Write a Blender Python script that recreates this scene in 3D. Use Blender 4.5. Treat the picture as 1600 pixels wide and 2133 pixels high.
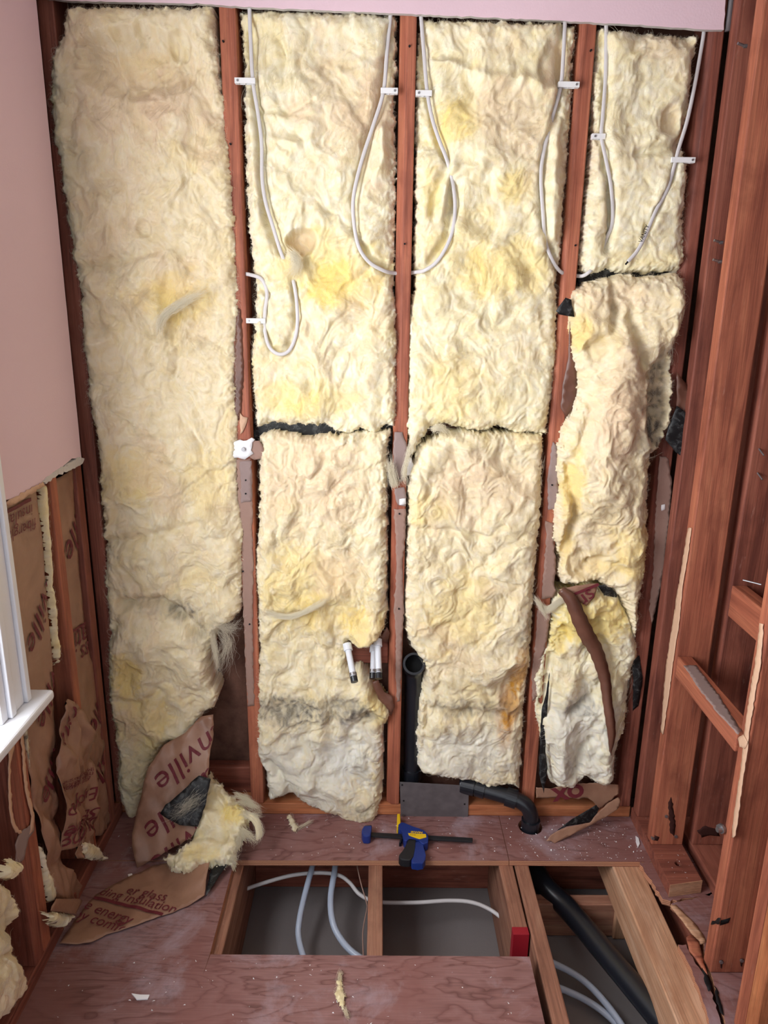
import bpy, bmesh, math, random
import numpy as np
from mathutils import Vector, Matrix
from mathutils.geometry import delaunay_2d_cdt

random.seed(7)
for o in list(bpy.data.objects):
    bpy.data.objects.remove(o)
SC = bpy.context.scene
COL = SC.collection

# ------------------------------------------------------------------ camera
F_PX, PITCH, YAW, ROLL = 1539.77, 0.275066, 0.008618, 0.014452
CAM = np.array([0.0, -1.89947, 1.48809])
cp, sp, cy, sy = math.cos(PITCH), math.sin(PITCH), math.cos(YAW), math.sin(YAW)
FW = np.array([sy*cp, cy*cp, -sp])
R0_ = np.array([cy, -sy, 0.0])
U0_ = np.cross(R0_, FW)
RT = R0_*math.cos(ROLL) + U0_*math.sin(ROLL)
UP = -R0_*math.sin(ROLL) + U0_*math.cos(ROLL)
cam_d = bpy.data.cameras.new('camera')
cam_d.sensor_fit = 'HORIZONTAL'
cam_d.sensor_width = 36.0
cam_d.lens = 36.0*F_PX/1600.0
cam_d.clip_start = 0.02
cam_o = bpy.data.objects.new('camera', cam_d)
COL.objects.link(cam_o)
M4 = Matrix.Identity(4)
for i in range(3):
    M4[i][0] = RT[i]; M4[i][1] = UP[i]; M4[i][2] = -FW[i]; M4[i][3] = CAM[i]
cam_o.matrix_world = M4
SC.camera = cam_o

# ------------------------------------------------------------------ light and exposure
SC.view_settings.view_transform = 'Standard'
SC.view_settings.look = 'None'
SC.view_settings.gamma = 1.0
SC.view_settings.use_curve_mapping = False
SC.view_settings.exposure = 0.74
SC.cycles.max_bounces = 4
SC.cycles.diffuse_bounces = 3
SC.cycles.glossy_bounces = 2
SC.cycles.caustics_reflective = False
SC.cycles.caustics_refractive = False
SC.cycles.transparent_max_bounces = 4
SC.cycles.use_adaptive_sampling = True
SC.cycles.adaptive_threshold = 0.055
SC.cycles.adaptive_min_samples = 10
world = bpy.data.worlds.new('sky')
SC.world = world
world.use_nodes = True
wn = world.node_tree
wn.nodes['Background'].inputs['Color'].default_value = (0.88, 0.94, 1.0, 1)
wn.nodes['Background'].inputs['Strength'].default_value = 0.64
WINDOW_Y0, WINDOW_Y1, WINDOW_Z0, WINDOW_Z1 = -1.66, -0.60, 0.70, 1.98
ld = bpy.data.lights.new('window_daylight', 'AREA')
ld.shape = 'RECTANGLE'
ld.size = WINDOW_Z1-WINDOW_Z0-.06
ld.size_y = WINDOW_Y1-WINDOW_Y0-.06
ld.energy = 25
ld.color = (0.95, 0.97, 1.0)
lo = bpy.data.objects.new('window_daylight', ld)
lo.location = (-0.822, (WINDOW_Y0+WINDOW_Y1)/2, (WINDOW_Z0+WINDOW_Z1)/2)
lo.rotation_euler = (0, -math.pi/2, 0)
COL.objects.link(lo)

# ------------------------------------------------------------------ noise
def gnoise(x, y, seed=0):
    xi = np.floor(x).astype(np.int64); yi = np.floor(y).astype(np.int64)
    xf = x-xi; yf = y-yi
    u = xf*xf*xf*(xf*(xf*6-15)+10); v = yf*yf*yf*(yf*(yf*6-15)+10)
    def g(ix, iy, dx, dy):
        h = (ix*374761393 + iy*668265263 + seed*1442695041) & 0xffffffff
        h = ((h ^ (h >> 13))*1274126177) & 0xffffffff
        a = ((h ^ (h >> 16)) & 0xffff)*(2*math.pi/65536.0)
        return np.cos(a)*dx + np.sin(a)*dy
    n00 = g(xi, yi, xf, yf); n10 = g(xi+1, yi, xf-1, yf)
    n01 = g(xi, yi+1, xf, yf-1); n11 = g(xi+1, yi+1, xf-1, yf-1)
    a = n00+u*(n10-n00); b = n01+u*(n11-n01)
    return (a+v*(b-a))*1.5

def fbm(x, y, octv=4, seed=0, gain=.5):
    s = 0; a = 1.0; f = 1.0; t = 0
    for k in range(octv):
        s = s+a*gnoise(x*f+17.3*k, y*f-9.1*k, seed+k*13); t += a
        a *= gain; f *= 2.03
    return s/t*1.4

def sstep(a, b, x):
    t = np.clip((x-a)/(b-a), 0, 1)
    return t*t*(3-2*t)

# ------------------------------------------------------------------ planes (real places that traced outlines lie on)
class Plane:
    def __init__(s, O, u, v):
        s.O = np.array(O, float); s.u = np.array(u, float)/np.linalg.norm(u); s.v = np.array(v, float)
        s.n = np.cross(s.u, s.v); s.n /= np.linalg.norm(s.n); s.v = np.cross(s.n, s.u)
    def at(s, x, y, h=0.0):
        d = FW+RT*(x-800)/F_PX-UP*(y-1066.5)/F_PX
        O = s.O+s.n*h
        t = np.dot(O-CAM, s.n)/np.dot(d, s.n)
        return CAM+t*d
    def ab(s, x, y, h=0.0):
        p = s.at(x, y, h)-s.O
        return np.array([p@s.u, p@s.v])
    def xyz(s, a, b, h):
        a = np.asarray(a); b = np.asarray(b); h = np.asarray(h)
        return s.O+a[..., None]*s.u+b[..., None]*s.v+h[..., None]*s.n
def PY(Y): return Plane((0, Y, 0), (1, 0, 0), (0, 0, 1))
def PZ(Z): return Plane((0, 0, Z), (1, 0, 0), (0, 1, 0))
def PX(X): return Plane((X, 0, 0), (0, 1, 0), (0, 0, 1))
def PXR(X): return Plane((X, 0, 0), (0, -1, 0), (0, 0, 1))     # faces -X
BACK = PY(0); FLOOR = PZ(0)

# ------------------------------------------------------------------ objects
def tag(o, label=None, cat=None, group=None, kind=None):
    if label: o['label'] = label
    if cat: o['category'] = cat
    if group: o['group'] = group
    if kind: o['kind'] = kind
    return o

def empty(name, loc=(0, 0, 0), **k):
    o = bpy.data.objects.new(name, None)
    o.location = loc
    COL.objects.link(o)
    return tag(o, **k)

def world_loc(o):
    p = Vector((0, 0, 0))
    while o is not None:
        p = p+o.location; o = o.parent
    return p

def link(name, me, mat=None, parent=None, smooth=False, origin=True, **k):
    """link a mesh given in world coordinates; its origin moves to the bottom centre"""
    n = len(me.vertices)
    co = np.empty(n*3, np.float32); me.vertices.foreach_get('co', co); co = co.reshape(-1, 3)
    off = np.array([(co[:, 0].min()+co[:, 0].max())/2, (co[:, 1].min()+co[:, 1].max())/2, co[:, 2].min()])
    if not origin: off = np.zeros(3)
    co = co-off
    me.vertices.foreach_set('co', co.astype(np.float32).ravel())
    if mat: me.materials.append(mat)
    me.polygons.foreach_set('use_smooth', np.full(len(me.polygons), smooth))
    me.update()
    o = bpy.data.objects.new(name, me)
    COL.objects.link(o)
    if parent is not None:
        o.parent = parent
        o.location = Vector(off)-world_loc(parent)
    else:
        o.location = off
    return tag(o, **k)

def bm_mesh(bm, name='m'):
    me = bpy.data.meshes.new(name); bm.to_mesh(me); bm.free(); return me

def pydata(v, f, name='m'):
    me = bpy.data.meshes.new(name); me.from_pydata([tuple(map(float, p)) for p in v], [], [tuple(map(int, q)) for q in f]); me.update(); return me

_lum = {}
def lumber(name, parent, x0, x1, y0, y1, z0, z1, mat, bev=.0035, rot=0.0, wane=0.0, **k):
    """board: local X runs along its length (grain)"""
    d = (x1-x0, y1-y0, z1-z0); ax = int(np.argmax(d)); L = d[ax]
    oth = [i for i in range(3) if i != ax]
    key = (round(L, 4), round(d[oth[0]], 4), round(d[oth[1]], 4), mat.name, bev, wane)
    if key in _lum:
        me = _lum[key]
    else:
        bm = bmesh.new()
        bmesh.ops.create_cube(bm, size=1)
        for v in bm.verts:
            v.co = Vector((v.co.x*L, v.co.y*d[oth[0]], v.co.z*d[oth[1]]))
        if wane:      # eased corner of an old board: front edge, window side
            we = [e for e in bm.edges if all(v.co.y < 0 and v.co.z < 0 for v in e.verts)]
            bmesh.ops.bevel(bm, geom=we, offset=wane, segments=1, affect='EDGES')
        bmesh.ops.bevel(bm, geom=bm.edges[:], offset=bev, segments=2, affect='EDGES', profile=.5)
        me = bm_mesh(bm, name); me.materials.append(mat); _lum[key] = me
    o = bpy.data.objects.new(name, me)
    COL.objects.link(o)
    cols = [None]*3
    e = np.eye(3)
    X = e[ax]; Y = e[oth[0]]; Z = np.cross(X, Y)
    m = Matrix(((X[0], Y[0], Z[0]), (X[1], Y[1], Z[1]), (X[2], Y[2], Z[2])))
    o.rotation_euler = m.to_euler()
    c = Vector(((x0+x1)/2, (y0+y1)/2, (z0+z1)/2))
    if rot: o.rotation_euler = (Matrix.Rotation(rot, 3, 'Y') @ m).to_euler()
    if parent is not None:
        o.parent = parent; c = c-world_loc(parent)
    o.location = c
    return tag(o, **k)

def box_mesh(x0, x1, y0, y1, z0, z1, bev=0.0, seg=2):
    bm = bmesh.new(); bmesh.ops.create_cube(bm, size=1)
    for v in bm.verts:
        v.co = Vector(((x0+x1)/2+v.co.x*(x1-x0), (y0+y1)/2+v.co.y*(y1-y0), (z0+z1)/2+v.co.z*(z1-z0)))
    if bev: bmesh.ops.bevel(bm, geom=bm.edges[:], offset=bev, segments=seg, affect='EDGES', profile=.5)
    return bm_mesh(bm)

def inpoly(P, poly):
    x, y = P[:, 0], P[:, 1]; c = np.zeros(len(P), bool)
    for (x0, y0), (x1, y1) in zip(poly, np.roll(poly, -1, 0)):
        cond = (y0 > y) != (y1 > y)
        with np.errstate(divide='ignore', invalid='ignore'):
            xx = (x1-x0)*(y-y0)/(y1-y0)+x0
        c ^= cond & (x < xx)
    return c

def sdist(P, poly):
    d = np.full(len(P), 1e9)
    for a, b in zip(poly, np.roll(poly, -1, 0)):
        e = b-a; w = P-a
        t = np.clip((w@e)/max(e@e, 1e-12), 0, 1)
        q = w-t[:, None]*e
        d = np.minimum(d, (q*q).sum(1))
    d = np.sqrt(d)
    return np.where(inpoly(P, poly), d, -d)

def densify(poly, step, rag=0.0, seed=0):
    out = []
    for a, b in zip(poly, np.roll(poly, -1, 0)):
        L = np.linalg.norm(b-a); n = max(1, int(L/step))
        for k in range(n):
            p = a+(b-a)*k/n
            if rag and k: 
                t = np.array([-(b-a)[1], (b-a)[0]])/max(L, 1e-9)
                p = p+t*rag*float(fbm(np.array([p[0]*90]), np.array([p[1]*90]), 3, seed)[0])
            out.append(p)
    return np.array(out)

def cdt_fill(loops, res):
    """triangulate polygon loops (first outer, others holes) with inner points"""
    outer = loops[0]
    pts = [p for lp in loops for p in lp]; edges = []; s = 0
    for lp in loops:
        n = len(lp); edges += [(s+i, s+(i+1) % n) for i in range(n)]; s += n
    if res:
        mn = outer.min(0); mx = outer.max(0)
        gx, gy = np.meshgrid(np.arange(mn[0]+res/2, mx[0], res), np.arange(mn[1]+res/2, mx[1], res))
        gx = gx + (np.arange(gx.shape[0]) % 2)[:, None]*res*.5
        G = np.stack([gx.ravel(), gy.ravel()], 1)
        G = G[sdist(G, outer) > res*.35]
        for h in loops[1:]:
            G = G[sdist(G, h) < -res*.35]
        pts = pts+list(G)
    V, _, Fc, _, _, _ = delaunay_2d_cdt([Vector(p) for p in pts], edges, [], 0, 1e-7)
    V = np.array([(v.x, v.y) for v in V]); Fc = np.array([f for f in Fc if len(f) == 3])
    c = V[Fc].mean(1)
    keep = inpoly(c, outer)
    for h in loops[1:]:
        keep &= ~inpoly(c, h)
    Fc = Fc[keep]
    e1 = V[Fc[:, 1]]-V[Fc[:, 0]]; e2 = V[Fc[:, 2]]-V[Fc[:, 0]]
    flip = (e1[:, 0]*e2[:, 1]-e1[:, 1]*e2[:, 0]) < 0
    Fc[flip] = Fc[flip][:, ::-1]
    return V, Fc

def sheet(name, parent, plane, poly, mat, thick=.0015, h=0.0, hf=None, res=.012, rag=.0, px=True, step=None, backmat=None, smooth=True, holes=(), **k):
    """thin sheet with an outline on a plane, raised by hf(a,b)"""
    P = np.array([plane.ab(x, y, h) for x, y in poly]) if px else np.array(poly, float)
    loops = [densify(P, step or res, rag, 5)]+[densify(np.array(q, float), step or res) for q in holes]
    V, Fc = cdt_fill(loops, res)
    hh = h+(hf(V[:, 0], V[:, 1]) if hf else np.zeros(len(V)))
    top = plane.xyz(V[:, 0], V[:, 1], hh)
    me = pydata(top, Fc, name)
    o = link(name, me, mat, parent, smooth, **k)
    if backmat: me.materials.append(backmat)
    m = o.modifiers.new('thick', 'SOLIDIFY'); m.thickness = thick; m.offset = -1
    if backmat: m.material_offset = 1
    return o, P

def prism(name, parent, plane, poly, h0, h1, mat, px=True, bev=0.0, hp=None, **k):
    P = np.array([plane.ab(x, y, hp if hp is not None else h1) for x, y in poly]) if px else np.array(poly, float)
    area = sum(a[0]*b[1]-a[1]*b[0] for a, b in zip(P, np.roll(P, -1, 0)))
    if area < 0: P = P[::-1]
    bm = bmesh.new()
    lo_ = [bm.verts.new(plane.xyz(p[0], p[1], h0)) for p in P]
    hi = [bm.verts.new(plane.xyz(p[0], p[1], h1)) for p in P]
    n = len(P)
    bm.faces.new(hi); bm.faces.new(lo_[::-1])
    for i in range(n):
        bm.faces.new((lo_[i], lo_[(i+1) % n], hi[(i+1) % n], hi[i]))
    if bev:
        bmesh.ops.bevel(bm, geom=[e for e in bm.edges], offset=bev, segments=2, affect='EDGES', profile=.5)
    bmesh.ops.triangulate(bm, faces=[f for f in bm.faces if len(f.verts) > 4])
    return link(name, bm_mesh(bm), mat, parent, False, **k)

def spline(pts, n=10):
    P = np.array(pts, float)
    P = np.vstack([2*P[0]-P[1], P, 2*P[-1]-P[-2]])
    out = []
    for i in range(1, len(P)-2):
        for t in np.linspace(0, 1, n, endpoint=False):
            a, b, c, d = P[i-1], P[i], P[i+1], P[i+2]
            out.append(.5*((2*b)+(-a+c)*t+(2*a-5*b+4*c-d)*t*t+(-a+3*b-3*c+d)*t**3))
    out.append(P[-2])
    return np.array(out)

def tube_mesh(path, r, seg=12, flat=1.0, ref=(0, 1, 0), cap=True, inner=None):
    """tube along a path; flat<1 squashes it along ref; inner gives an open pipe"""
    P = np.array(path, float); n = len(P)
    rr = np.full(n, r) if np.isscalar(r) else np.array(r)
    T = np.gradient(P, axis=0); T /= np.linalg.norm(T, axis=1)[:, None]
    ref = np.array(ref, float)
    V = []; Fc = []
    prev = None
    N_ = []
    for i in range(n):
        a = ref-T[i]*(ref@T[i])
        if np.linalg.norm(a) < .15:
            a = prev-T[i]*(prev@T[i]) if prev is not None else np.cross(T[i], (1, .3, 0))
        a /= np.linalg.norm(a)
        if prev is not None and a@prev < 0: a = -a
        prev = a; N_.append(a)
    def ring(k, rad):
        a = N_[k]; b = np.cross(T[k], a)
        return [P[k]+a*math.cos(t)*rad*flat+b*math.sin(t)*rad for t in np.linspace(0, 2*math.pi, seg, endpoint=False)]
    for k in range(n): V += ring(k, rr[k])
    for k in range(n-1):
        for j in range(seg):
            j2 = (j+1) % seg
            Fc.append((k*seg+j, k*seg+j2, (k+1)*seg+j2, (k+1)*seg+j))
    if inner:
        b0 = len(V)
        for k in range(n): V += ring(k, rr[k]-inner)
        for k in range(n-1):
            for j in range(seg):
                j2 = (j+1) % seg
                Fc.append((b0+k*seg+j2, b0+k*seg+j, b0+(k+1)*seg+j, b0+(k+1)*seg+j2))
        for j in range(seg):
            j2 = (j+1) % seg
            Fc.append((j2, j, b0+j, b0+j2)); q = (n-1)*seg
            Fc.append((q+j, q+j2, b0+q+j2, b0+q+j))
    elif cap:
        Fc.append(tuple(range(seg))[::-1]); Fc.append(tuple((n-1)*seg+j for j in range(seg)))
    return pydata(V, Fc)

def tube(name, parent, path, r, mat, seg=12, smooth_n=8, flat=1.0, ref=(0, 1, 0), inner=None, **k):
    P = spline(path, smooth_n) if smooth_n else np.array(path)
    o = link(name, tube_mesh(P, r, seg, flat, ref, True, inner), mat, parent, True, **k)
    return o

def cyl(name, parent, a, b, r, mat, seg=16, inner=None, **k):
    a = np.array(a, float); b = np.array(b, float)
    P = np.array([a, a+(b-a)*.02, b-(b-a)*.02, b])
    o = link(name, tube_mesh(P, r, seg, 1.0, (0.1, 1, .2), True, inner), mat, parent, False, **k)
    return o

# ------------------------------------------------------------------ materials
def srgb(r, g, b):
    def f(c):
        c /= 255.0
        return c/12.92 if c <= .04045 else ((c+.055)/1.055)**2.4
    return (f(r), f(g), f(b), 1)

class NT:
    def __init__(s, name):
        s.m = bpy.data.materials.new(name); s.m.use_nodes = True
        s.t = s.m.node_tree; s.b = s.t.nodes['Principled BSDF']
    def n(s, typ, **k):
        nd = s.t.nodes.new(typ)
        for a, v in k.items():
            if a == 'inp':
                for i, w in v.items():
                    if hasattr(w, 'is_output'): s.t.links.new(w, nd.inputs[i])
                    else: nd.inputs[i].default_value = w
            else: setattr(nd, a, v)
        return nd
    def l(s, a, b): s.t.links.new(a, b)
    def coords(s, kind='Object', scale=(1, 1, 1), rand=True):
        tc = s.n('ShaderNodeTexCoord')
        src = tc.outputs[kind] if kind != 'World' else s.n('ShaderNodeNewGeometry').outputs['Position']
        mp = s.n('ShaderNodeMapping', inp={'Vector': src, 'Scale': scale})
        if rand:
            oi = s.n('ShaderNodeObjectInfo')
            ml = s.n('ShaderNodeMath', operation='MULTIPLY', inp={0: oi.outputs['Random'], 1: 37.0})
            cb = s.n('ShaderNodeCombineXYZ', inp={0: ml.outputs[0], 1: ml.outputs[0], 2: ml.outputs[0]})
            s.l(cb.outputs[0], mp.inputs['Location'])
        return mp.outputs[0]
    def noise(s, vec, scale=5, detail=4, rough=.5, dist=0.0):
        return s.n('ShaderNodeTexNoise', inp={'Vector': vec, 'Scale': scale, 'Detail': detail, 'Roughness': rough, 'Distortion': dist}).outputs['Fac']
    def ramp(s, fac, stops):
        r = s.n('ShaderNodeValToRGB', inp={'Fac': fac}); e = r.color_ramp.elements
        while len(e) < len(stops): e.new(.5)
        for q, (p, c) in zip(e, stops):
            q.position = p; q.color = c if hasattr(c, '__len__') else (c, c, c, 1)
        return r.outputs['Color']
    def mix(s, fac, a, b, mode='MIX'):
        nd = s.n('ShaderNodeMix', data_type='RGBA', blend_type=mode)
        for i, w in ((0, fac), (6, a), (7, b)):
            if hasattr(w, 'is_output'): s.l(w, nd.inputs[i])
            else: nd.inputs[i].default_value = w
        return nd.outputs[2]
    def bump(s, h, strength=.3, dist=.01):
        bp = s.n('ShaderNodeBump', inp={'Height': h, 'Strength': strength, 'Distance': dist})
        s.l(bp.outputs[0], s.b.inputs['Normal'])
    def done(s, color, rough=.7, spec=.3, **k):
        if hasattr(color, 'is_output'): s.l(color, s.b.inputs['Base Color'])
        else: s.b.inputs['Base Color'].default_value = color
        if hasattr(rough, 'is_output'): s.l(rough, s.b.inputs['Roughness'])
        else: s.b.inputs['Roughness'].default_value = rough
        s.b.inputs['Specular IOR Level'].default_value = spec
        for a, v in k.items(): s.b.inputs[a].default_value = v
        return s.m

def mat_wood(name, dark, mid, light, scuff=.25, rough=.62):
    t = NT(name)
    v = t.coords('Object', (1.3, 16, 16))
    g = t.noise(v, 2.2, 5, .6, .9)
    c = t.ramp(g, [(.25, dark), (.5, mid), (.78, light)])
    v2 = t.coords('Object', (3, 210, 210))
    fine = t.noise(v2, 1.5, 3, .6)
    c = t.mix(.55, c, t.ramp(fine, [(.3, .55), (.65, 1.25)]), 'MULTIPLY')
    v3 = t.coords('Object', (4, 7, 7))
    st = t.noise(v3, 1.6, 5, .6, .3)
    c = t.mix(t.ramp(st, [(.52, 0.0), (.72, .6)]), c, dark)
    sc = t.noise(t.coords('Object', (9, 40, 40)), 2.0, 6, .7, .2)
    c = t.mix(t.ramp(sc, [(.62, 0.0), (.78, scuff)]), c, srgb(205, 170, 155))
    t.bump(fine, .25, .002)
    return t.done(c, rough, .35)

M = {}
M['stud'] = mat_wood('redwood_stud', srgb(118, 62, 48), srgb(168, 98, 74), srgb(198, 126, 94), .3)
M['stud_dark'] = mat_wood('old_redwood', srgb(96, 50, 42), srgb(142, 82, 66), srgb(168, 104, 84), .35)
M['plate'] = mat_wood('plate_wood', srgb(128, 70, 45), srgb(182, 112, 74), srgb(204, 138, 94), .35)
M['joist'] = mat_wood('joist_wood', srgb(104, 68, 54), srgb(150, 104, 84), srgb(180, 138, 114), .45)
M['joist_new'] = mat_wood('fresh_fir', srgb(160, 112, 84), srgb(196, 150, 118), srgb(216, 178, 150), .5)

def mat_ply():
    t = NT('subfloor_plywood')
    v = t.coords('World', (1, 1, 1), False)
    vs = t.n('ShaderNodeMapping', inp={'Vector': v, 'Scale': (.22, 1.0, 1)}).outputs[0]
    n0 = t.noise(vs, 3.5, 5, .55, .4)
    iso = t.n('ShaderNodeMath', operation='MULTIPLY', inp={0: n0, 1: 26.0})
    iso = t.n('ShaderNodeMath', operation='FRACT', inp={0: iso.outputs[0]})
    c = t.ramp(iso.outputs[0], [(.0, srgb(110, 72, 68)), (.22, srgb(138, 98, 94)), (.8, srgb(146, 107, 104)), (1.0, srgb(128, 88, 84))])
    vf = t.n('ShaderNodeMapping', inp={'Vector': v, 'Scale': (5, 120, 5)}).outputs[0]
    fine = t.noise(vf, 2.5, 4, .6)
    c = t.mix(.6, c, t.ramp(fine, [(.3, .68), (.65, 1.15)]), 'MULTIPLY')
    big = t.noise(v, 3.4, 6, .62, .6)
    c = t.mix(t.ramp(big, [(.46, 0.0), (.62, .75)]), c, srgb(134, 88, 82))
    dust = t.noise(v, 5.5, 7, .68, .4)
    c = t.mix(t.ramp(dust, [(.52, 0.0), (.74, .6)]), c, srgb(188, 172, 182))
    dk = t.noise(v, 9.0, 6, .7, .5)
    c = t.mix(t.ramp(dk, [(.63, 0.0), (.76, .6)]), c, srgb(78, 48, 48))
    t.bump(fine, .25, .002)
    return t.done(c, t.ramp(big, [(.3, .5), (.7, .8)]), .4)
M['ply'] = mat_ply()

def mat_ply_edge():
    t = NT('plywood_edge')
    v = t.coords('World', (1, 1, 1), False)
    vs = t.n('ShaderNodeMapping', inp={'Vector': v, 'Scale': (6, 6, 1)}).outputs[0]
    w = t.n('ShaderNodeTexWave', wave_type='BANDS', bands_direction='Z', inp={'Vector': vs, 'Scale': 62, 'Distortion': .8, 'Detail': 2})
    c = t.ramp(w.outputs['Fac'], [(.1, srgb(128, 72, 58)), (.6, srgb(206, 154, 120))])
    return t.done(c, .8, .2)
M['ply_edge'] = mat_ply_edge()

def mat_drywall(name, c0, edge=False):
    t = NT(name)
    n = t.noise(t.coords('World', (1, 1, 1), False), 3, 3)
    c = t.mix(t.ramp(n, [(.35, 0.0), (.7, .35)]), c0, tuple(min(1, q*1.12) for q in c0[:3])+(1,))
    n2 = t.noise(t.coords('World', (1, 1, 1), False), 260, 2)
    t.bump(n2, .12, .002)
    return t.done(c, .75, .25)
M['pink'] = mat_drywall('pink_paint', srgb(231, 202, 211))
M['gypsum'] = mat_drywall('gypsum_core', srgb(205, 200, 196))
M['tear'] = mat_drywall('torn_drywall_paper', srgb(158, 128, 116))
M['tear_light'] = mat_drywall('torn_cream_paper', srgb(212, 174, 146))
M['tear_grey'] = mat_drywall('torn_grey_paper', srgb(152, 132, 128))
M['grey_board'] = mat_drywall('lower_ceiling_board', srgb(124, 117, 116))
M['white_paint'] = NT('white_trim_paint').done(srgb(236, 238, 244), .35, .5)
M['white_plastic'] = NT('white_plastic').done(srgb(238, 238, 238), .4, .5)
M['cable'] = NT('white_cable_sheath').done(srgb(212, 208, 208), .45, .45)
M['glass'] = NT('window_glass').done(srgb(240, 245, 250), .02, .5, **{'Transmission Weight': 1.0, 'IOR': 1.45})
M['plaster'] = mat_drywall('white_plaster', srgb(240, 240, 242))
M['ink'] = NT('black_ink').done(srgb(30, 28, 30), .6, .2)
M['black'] = NT('black_plastic_abs').done(srgb(26, 29, 36), .3, .6)
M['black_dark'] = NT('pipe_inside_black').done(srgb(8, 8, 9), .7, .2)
M['tool_black'] = NT('tool_black').done(srgb(30, 30, 34), .5, .45)
M['tool_blue'] = NT('tool_blue').done(srgb(28, 50, 122), .42, .5)
M['tool_yellow'] = NT('tool_yellow').done(srgb(238, 196, 30), .45, .5)
M['red_paint'] = NT('red_end_paint').done(srgb(150, 22, 38), .55, .4)
M['screw'] = NT('zinc_screw').done(srgb(150, 148, 150), .4, .5, Metallic=.8)
M['pex'] = NT('translucent_blue_pex').done(srgb(186, 198, 218), .3, .5)
M['pex_white'] = NT('white_pex').done(srgb(226, 230, 238), .35, .5)
t = NT('galvanised_plate')
M['steel'] = t.done(t.ramp(t.noise(t.coords('World', (1, 1, 1), False), 30, 4), [(.3, srgb(92, 86, 88)), (.7, srgb(110, 103, 105))]), .55, .5, Metallic=.15)

def mat_kraft(name='kraft_paper', c0=srgb(142, 104, 84), c1=srgb(170, 130, 106)):
    t = NT(name)
    v = t.coords('World', (1, 1, 1), False)
    c = t.ramp(t.noise(v, 9, 5, .6, .4), [(.3, c0), (.7, c1)])
    t.bump(t.noise(v, 120, 3), .15, .002)
    return t.done(c, .42, .5)
M['kraft'] = mat_kraft()
M['kraft_dark'] = mat_kraft('brown_paper_strip', srgb(92, 58, 46), srgb(122, 82, 66))
def mat_tar():
    t = NT('black_asphalt_backing')
    n = t.noise(t.coords('World', (1, 1, 1), False), 45, 6, .7, 1.2)
    return t.done(t.ramp(n, [(.5, srgb(20, 20, 22)), (.8, srgb(110, 112, 112))]), .5, .4)
M['tar'] = mat_tar()
M['print'] = NT('maroon_print').done(srgb(110, 42, 50), .6, .3)
def mat_sheath():
    t = NT('dark_sheathing')
    n = t.noise(t.coords('World', (1, 1, 1), False), 14, 6, .65)
    return t.done(t.ramp(n, [(.3, srgb(80, 54, 46)), (.7, srgb(122, 88, 74))]), .85, .15)
M['sheath'] = mat_sheath()
M['stain'] = NT('rust_stain').done(srgb(62, 34, 30), .8, .2)

def mat_batt(name, fibre=False):
    t = NT(name)
    at = t.n('ShaderNodeAttribute', attribute_name='tint')
    c = at.outputs['Color']
    if not fibre:
        v = t.coords('World', (1, 1, .5), False)
        fi = t.noise(v, 190, 3, .6, 1.5)
        t.bump(fi, .22, .004)
        t.done(c, 1.0, .05)
        t.b.inputs['Subsurface Weight'].default_value = .4
        t.b.inputs['Subsurface Radius'].default_value = (1, .85, .55)
        t.b.inputs['Subsurface Scale'].default_value = .010
    else:
        df = t.n('ShaderNodeBsdfDiffuse', inp={0: c}); tr = t.n('ShaderNodeBsdfTranslucent', inp={0: c})
        mx = t.n('ShaderNodeMixShader', inp={0: .45, 1: df.outputs[0], 2: tr.outputs[0]})
        t.l(mx.outputs[0], t.t.nodes['Material Output'].inputs['Surface'])
    return t.m
M['batt'] = mat_batt('glass_wool')
M['batt_plain'] = NT('plain_wool').done(srgb(244, 232, 196), 1.0, .05)
M['fibre'] = mat_batt('glass_wool_fibre', True)

# ------------------------------------------------------------------ lettering
def text_geo(s, shear=0.0, bold=0.0):
    cu = bpy.data.curves.new('t', 'FONT'); cu.body = s; cu.size = 1; cu.shear = shear; cu.offset = bold
    cu.resolution_u = 3
    ob = bpy.data.objects.new('t', cu); COL.objects.link(ob)
    dg = bpy.context.evaluated_depsgraph_get(); dg.update()
    me = bpy.data.meshes.new_from_object(ob.evaluated_get(dg))
    bm = bmesh.new(); bm.from_mesh(me)
    bmesh.ops.triangulate(bm, faces=bm.faces[:])
    for _ in range(3):
        es = [e for e in bm.edges if e.calc_length() > .16]
        if es: bmesh.ops.subdivide_edges(bm, edges=es, cuts=1); bmesh.ops.triangulate(bm, faces=bm.faces[:])
    V = np.array([(v.co.x, v.co.y) for v in bm.verts]); bm.verts.index_update()
    Fc = np.array([[v.index for v in f.verts] for f in bm.faces])
    bm.free(); bpy.data.objects.remove(ob); bpy.data.meshes.remove(me); bpy.data.curves.remove(cu)
    return V, Fc

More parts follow.
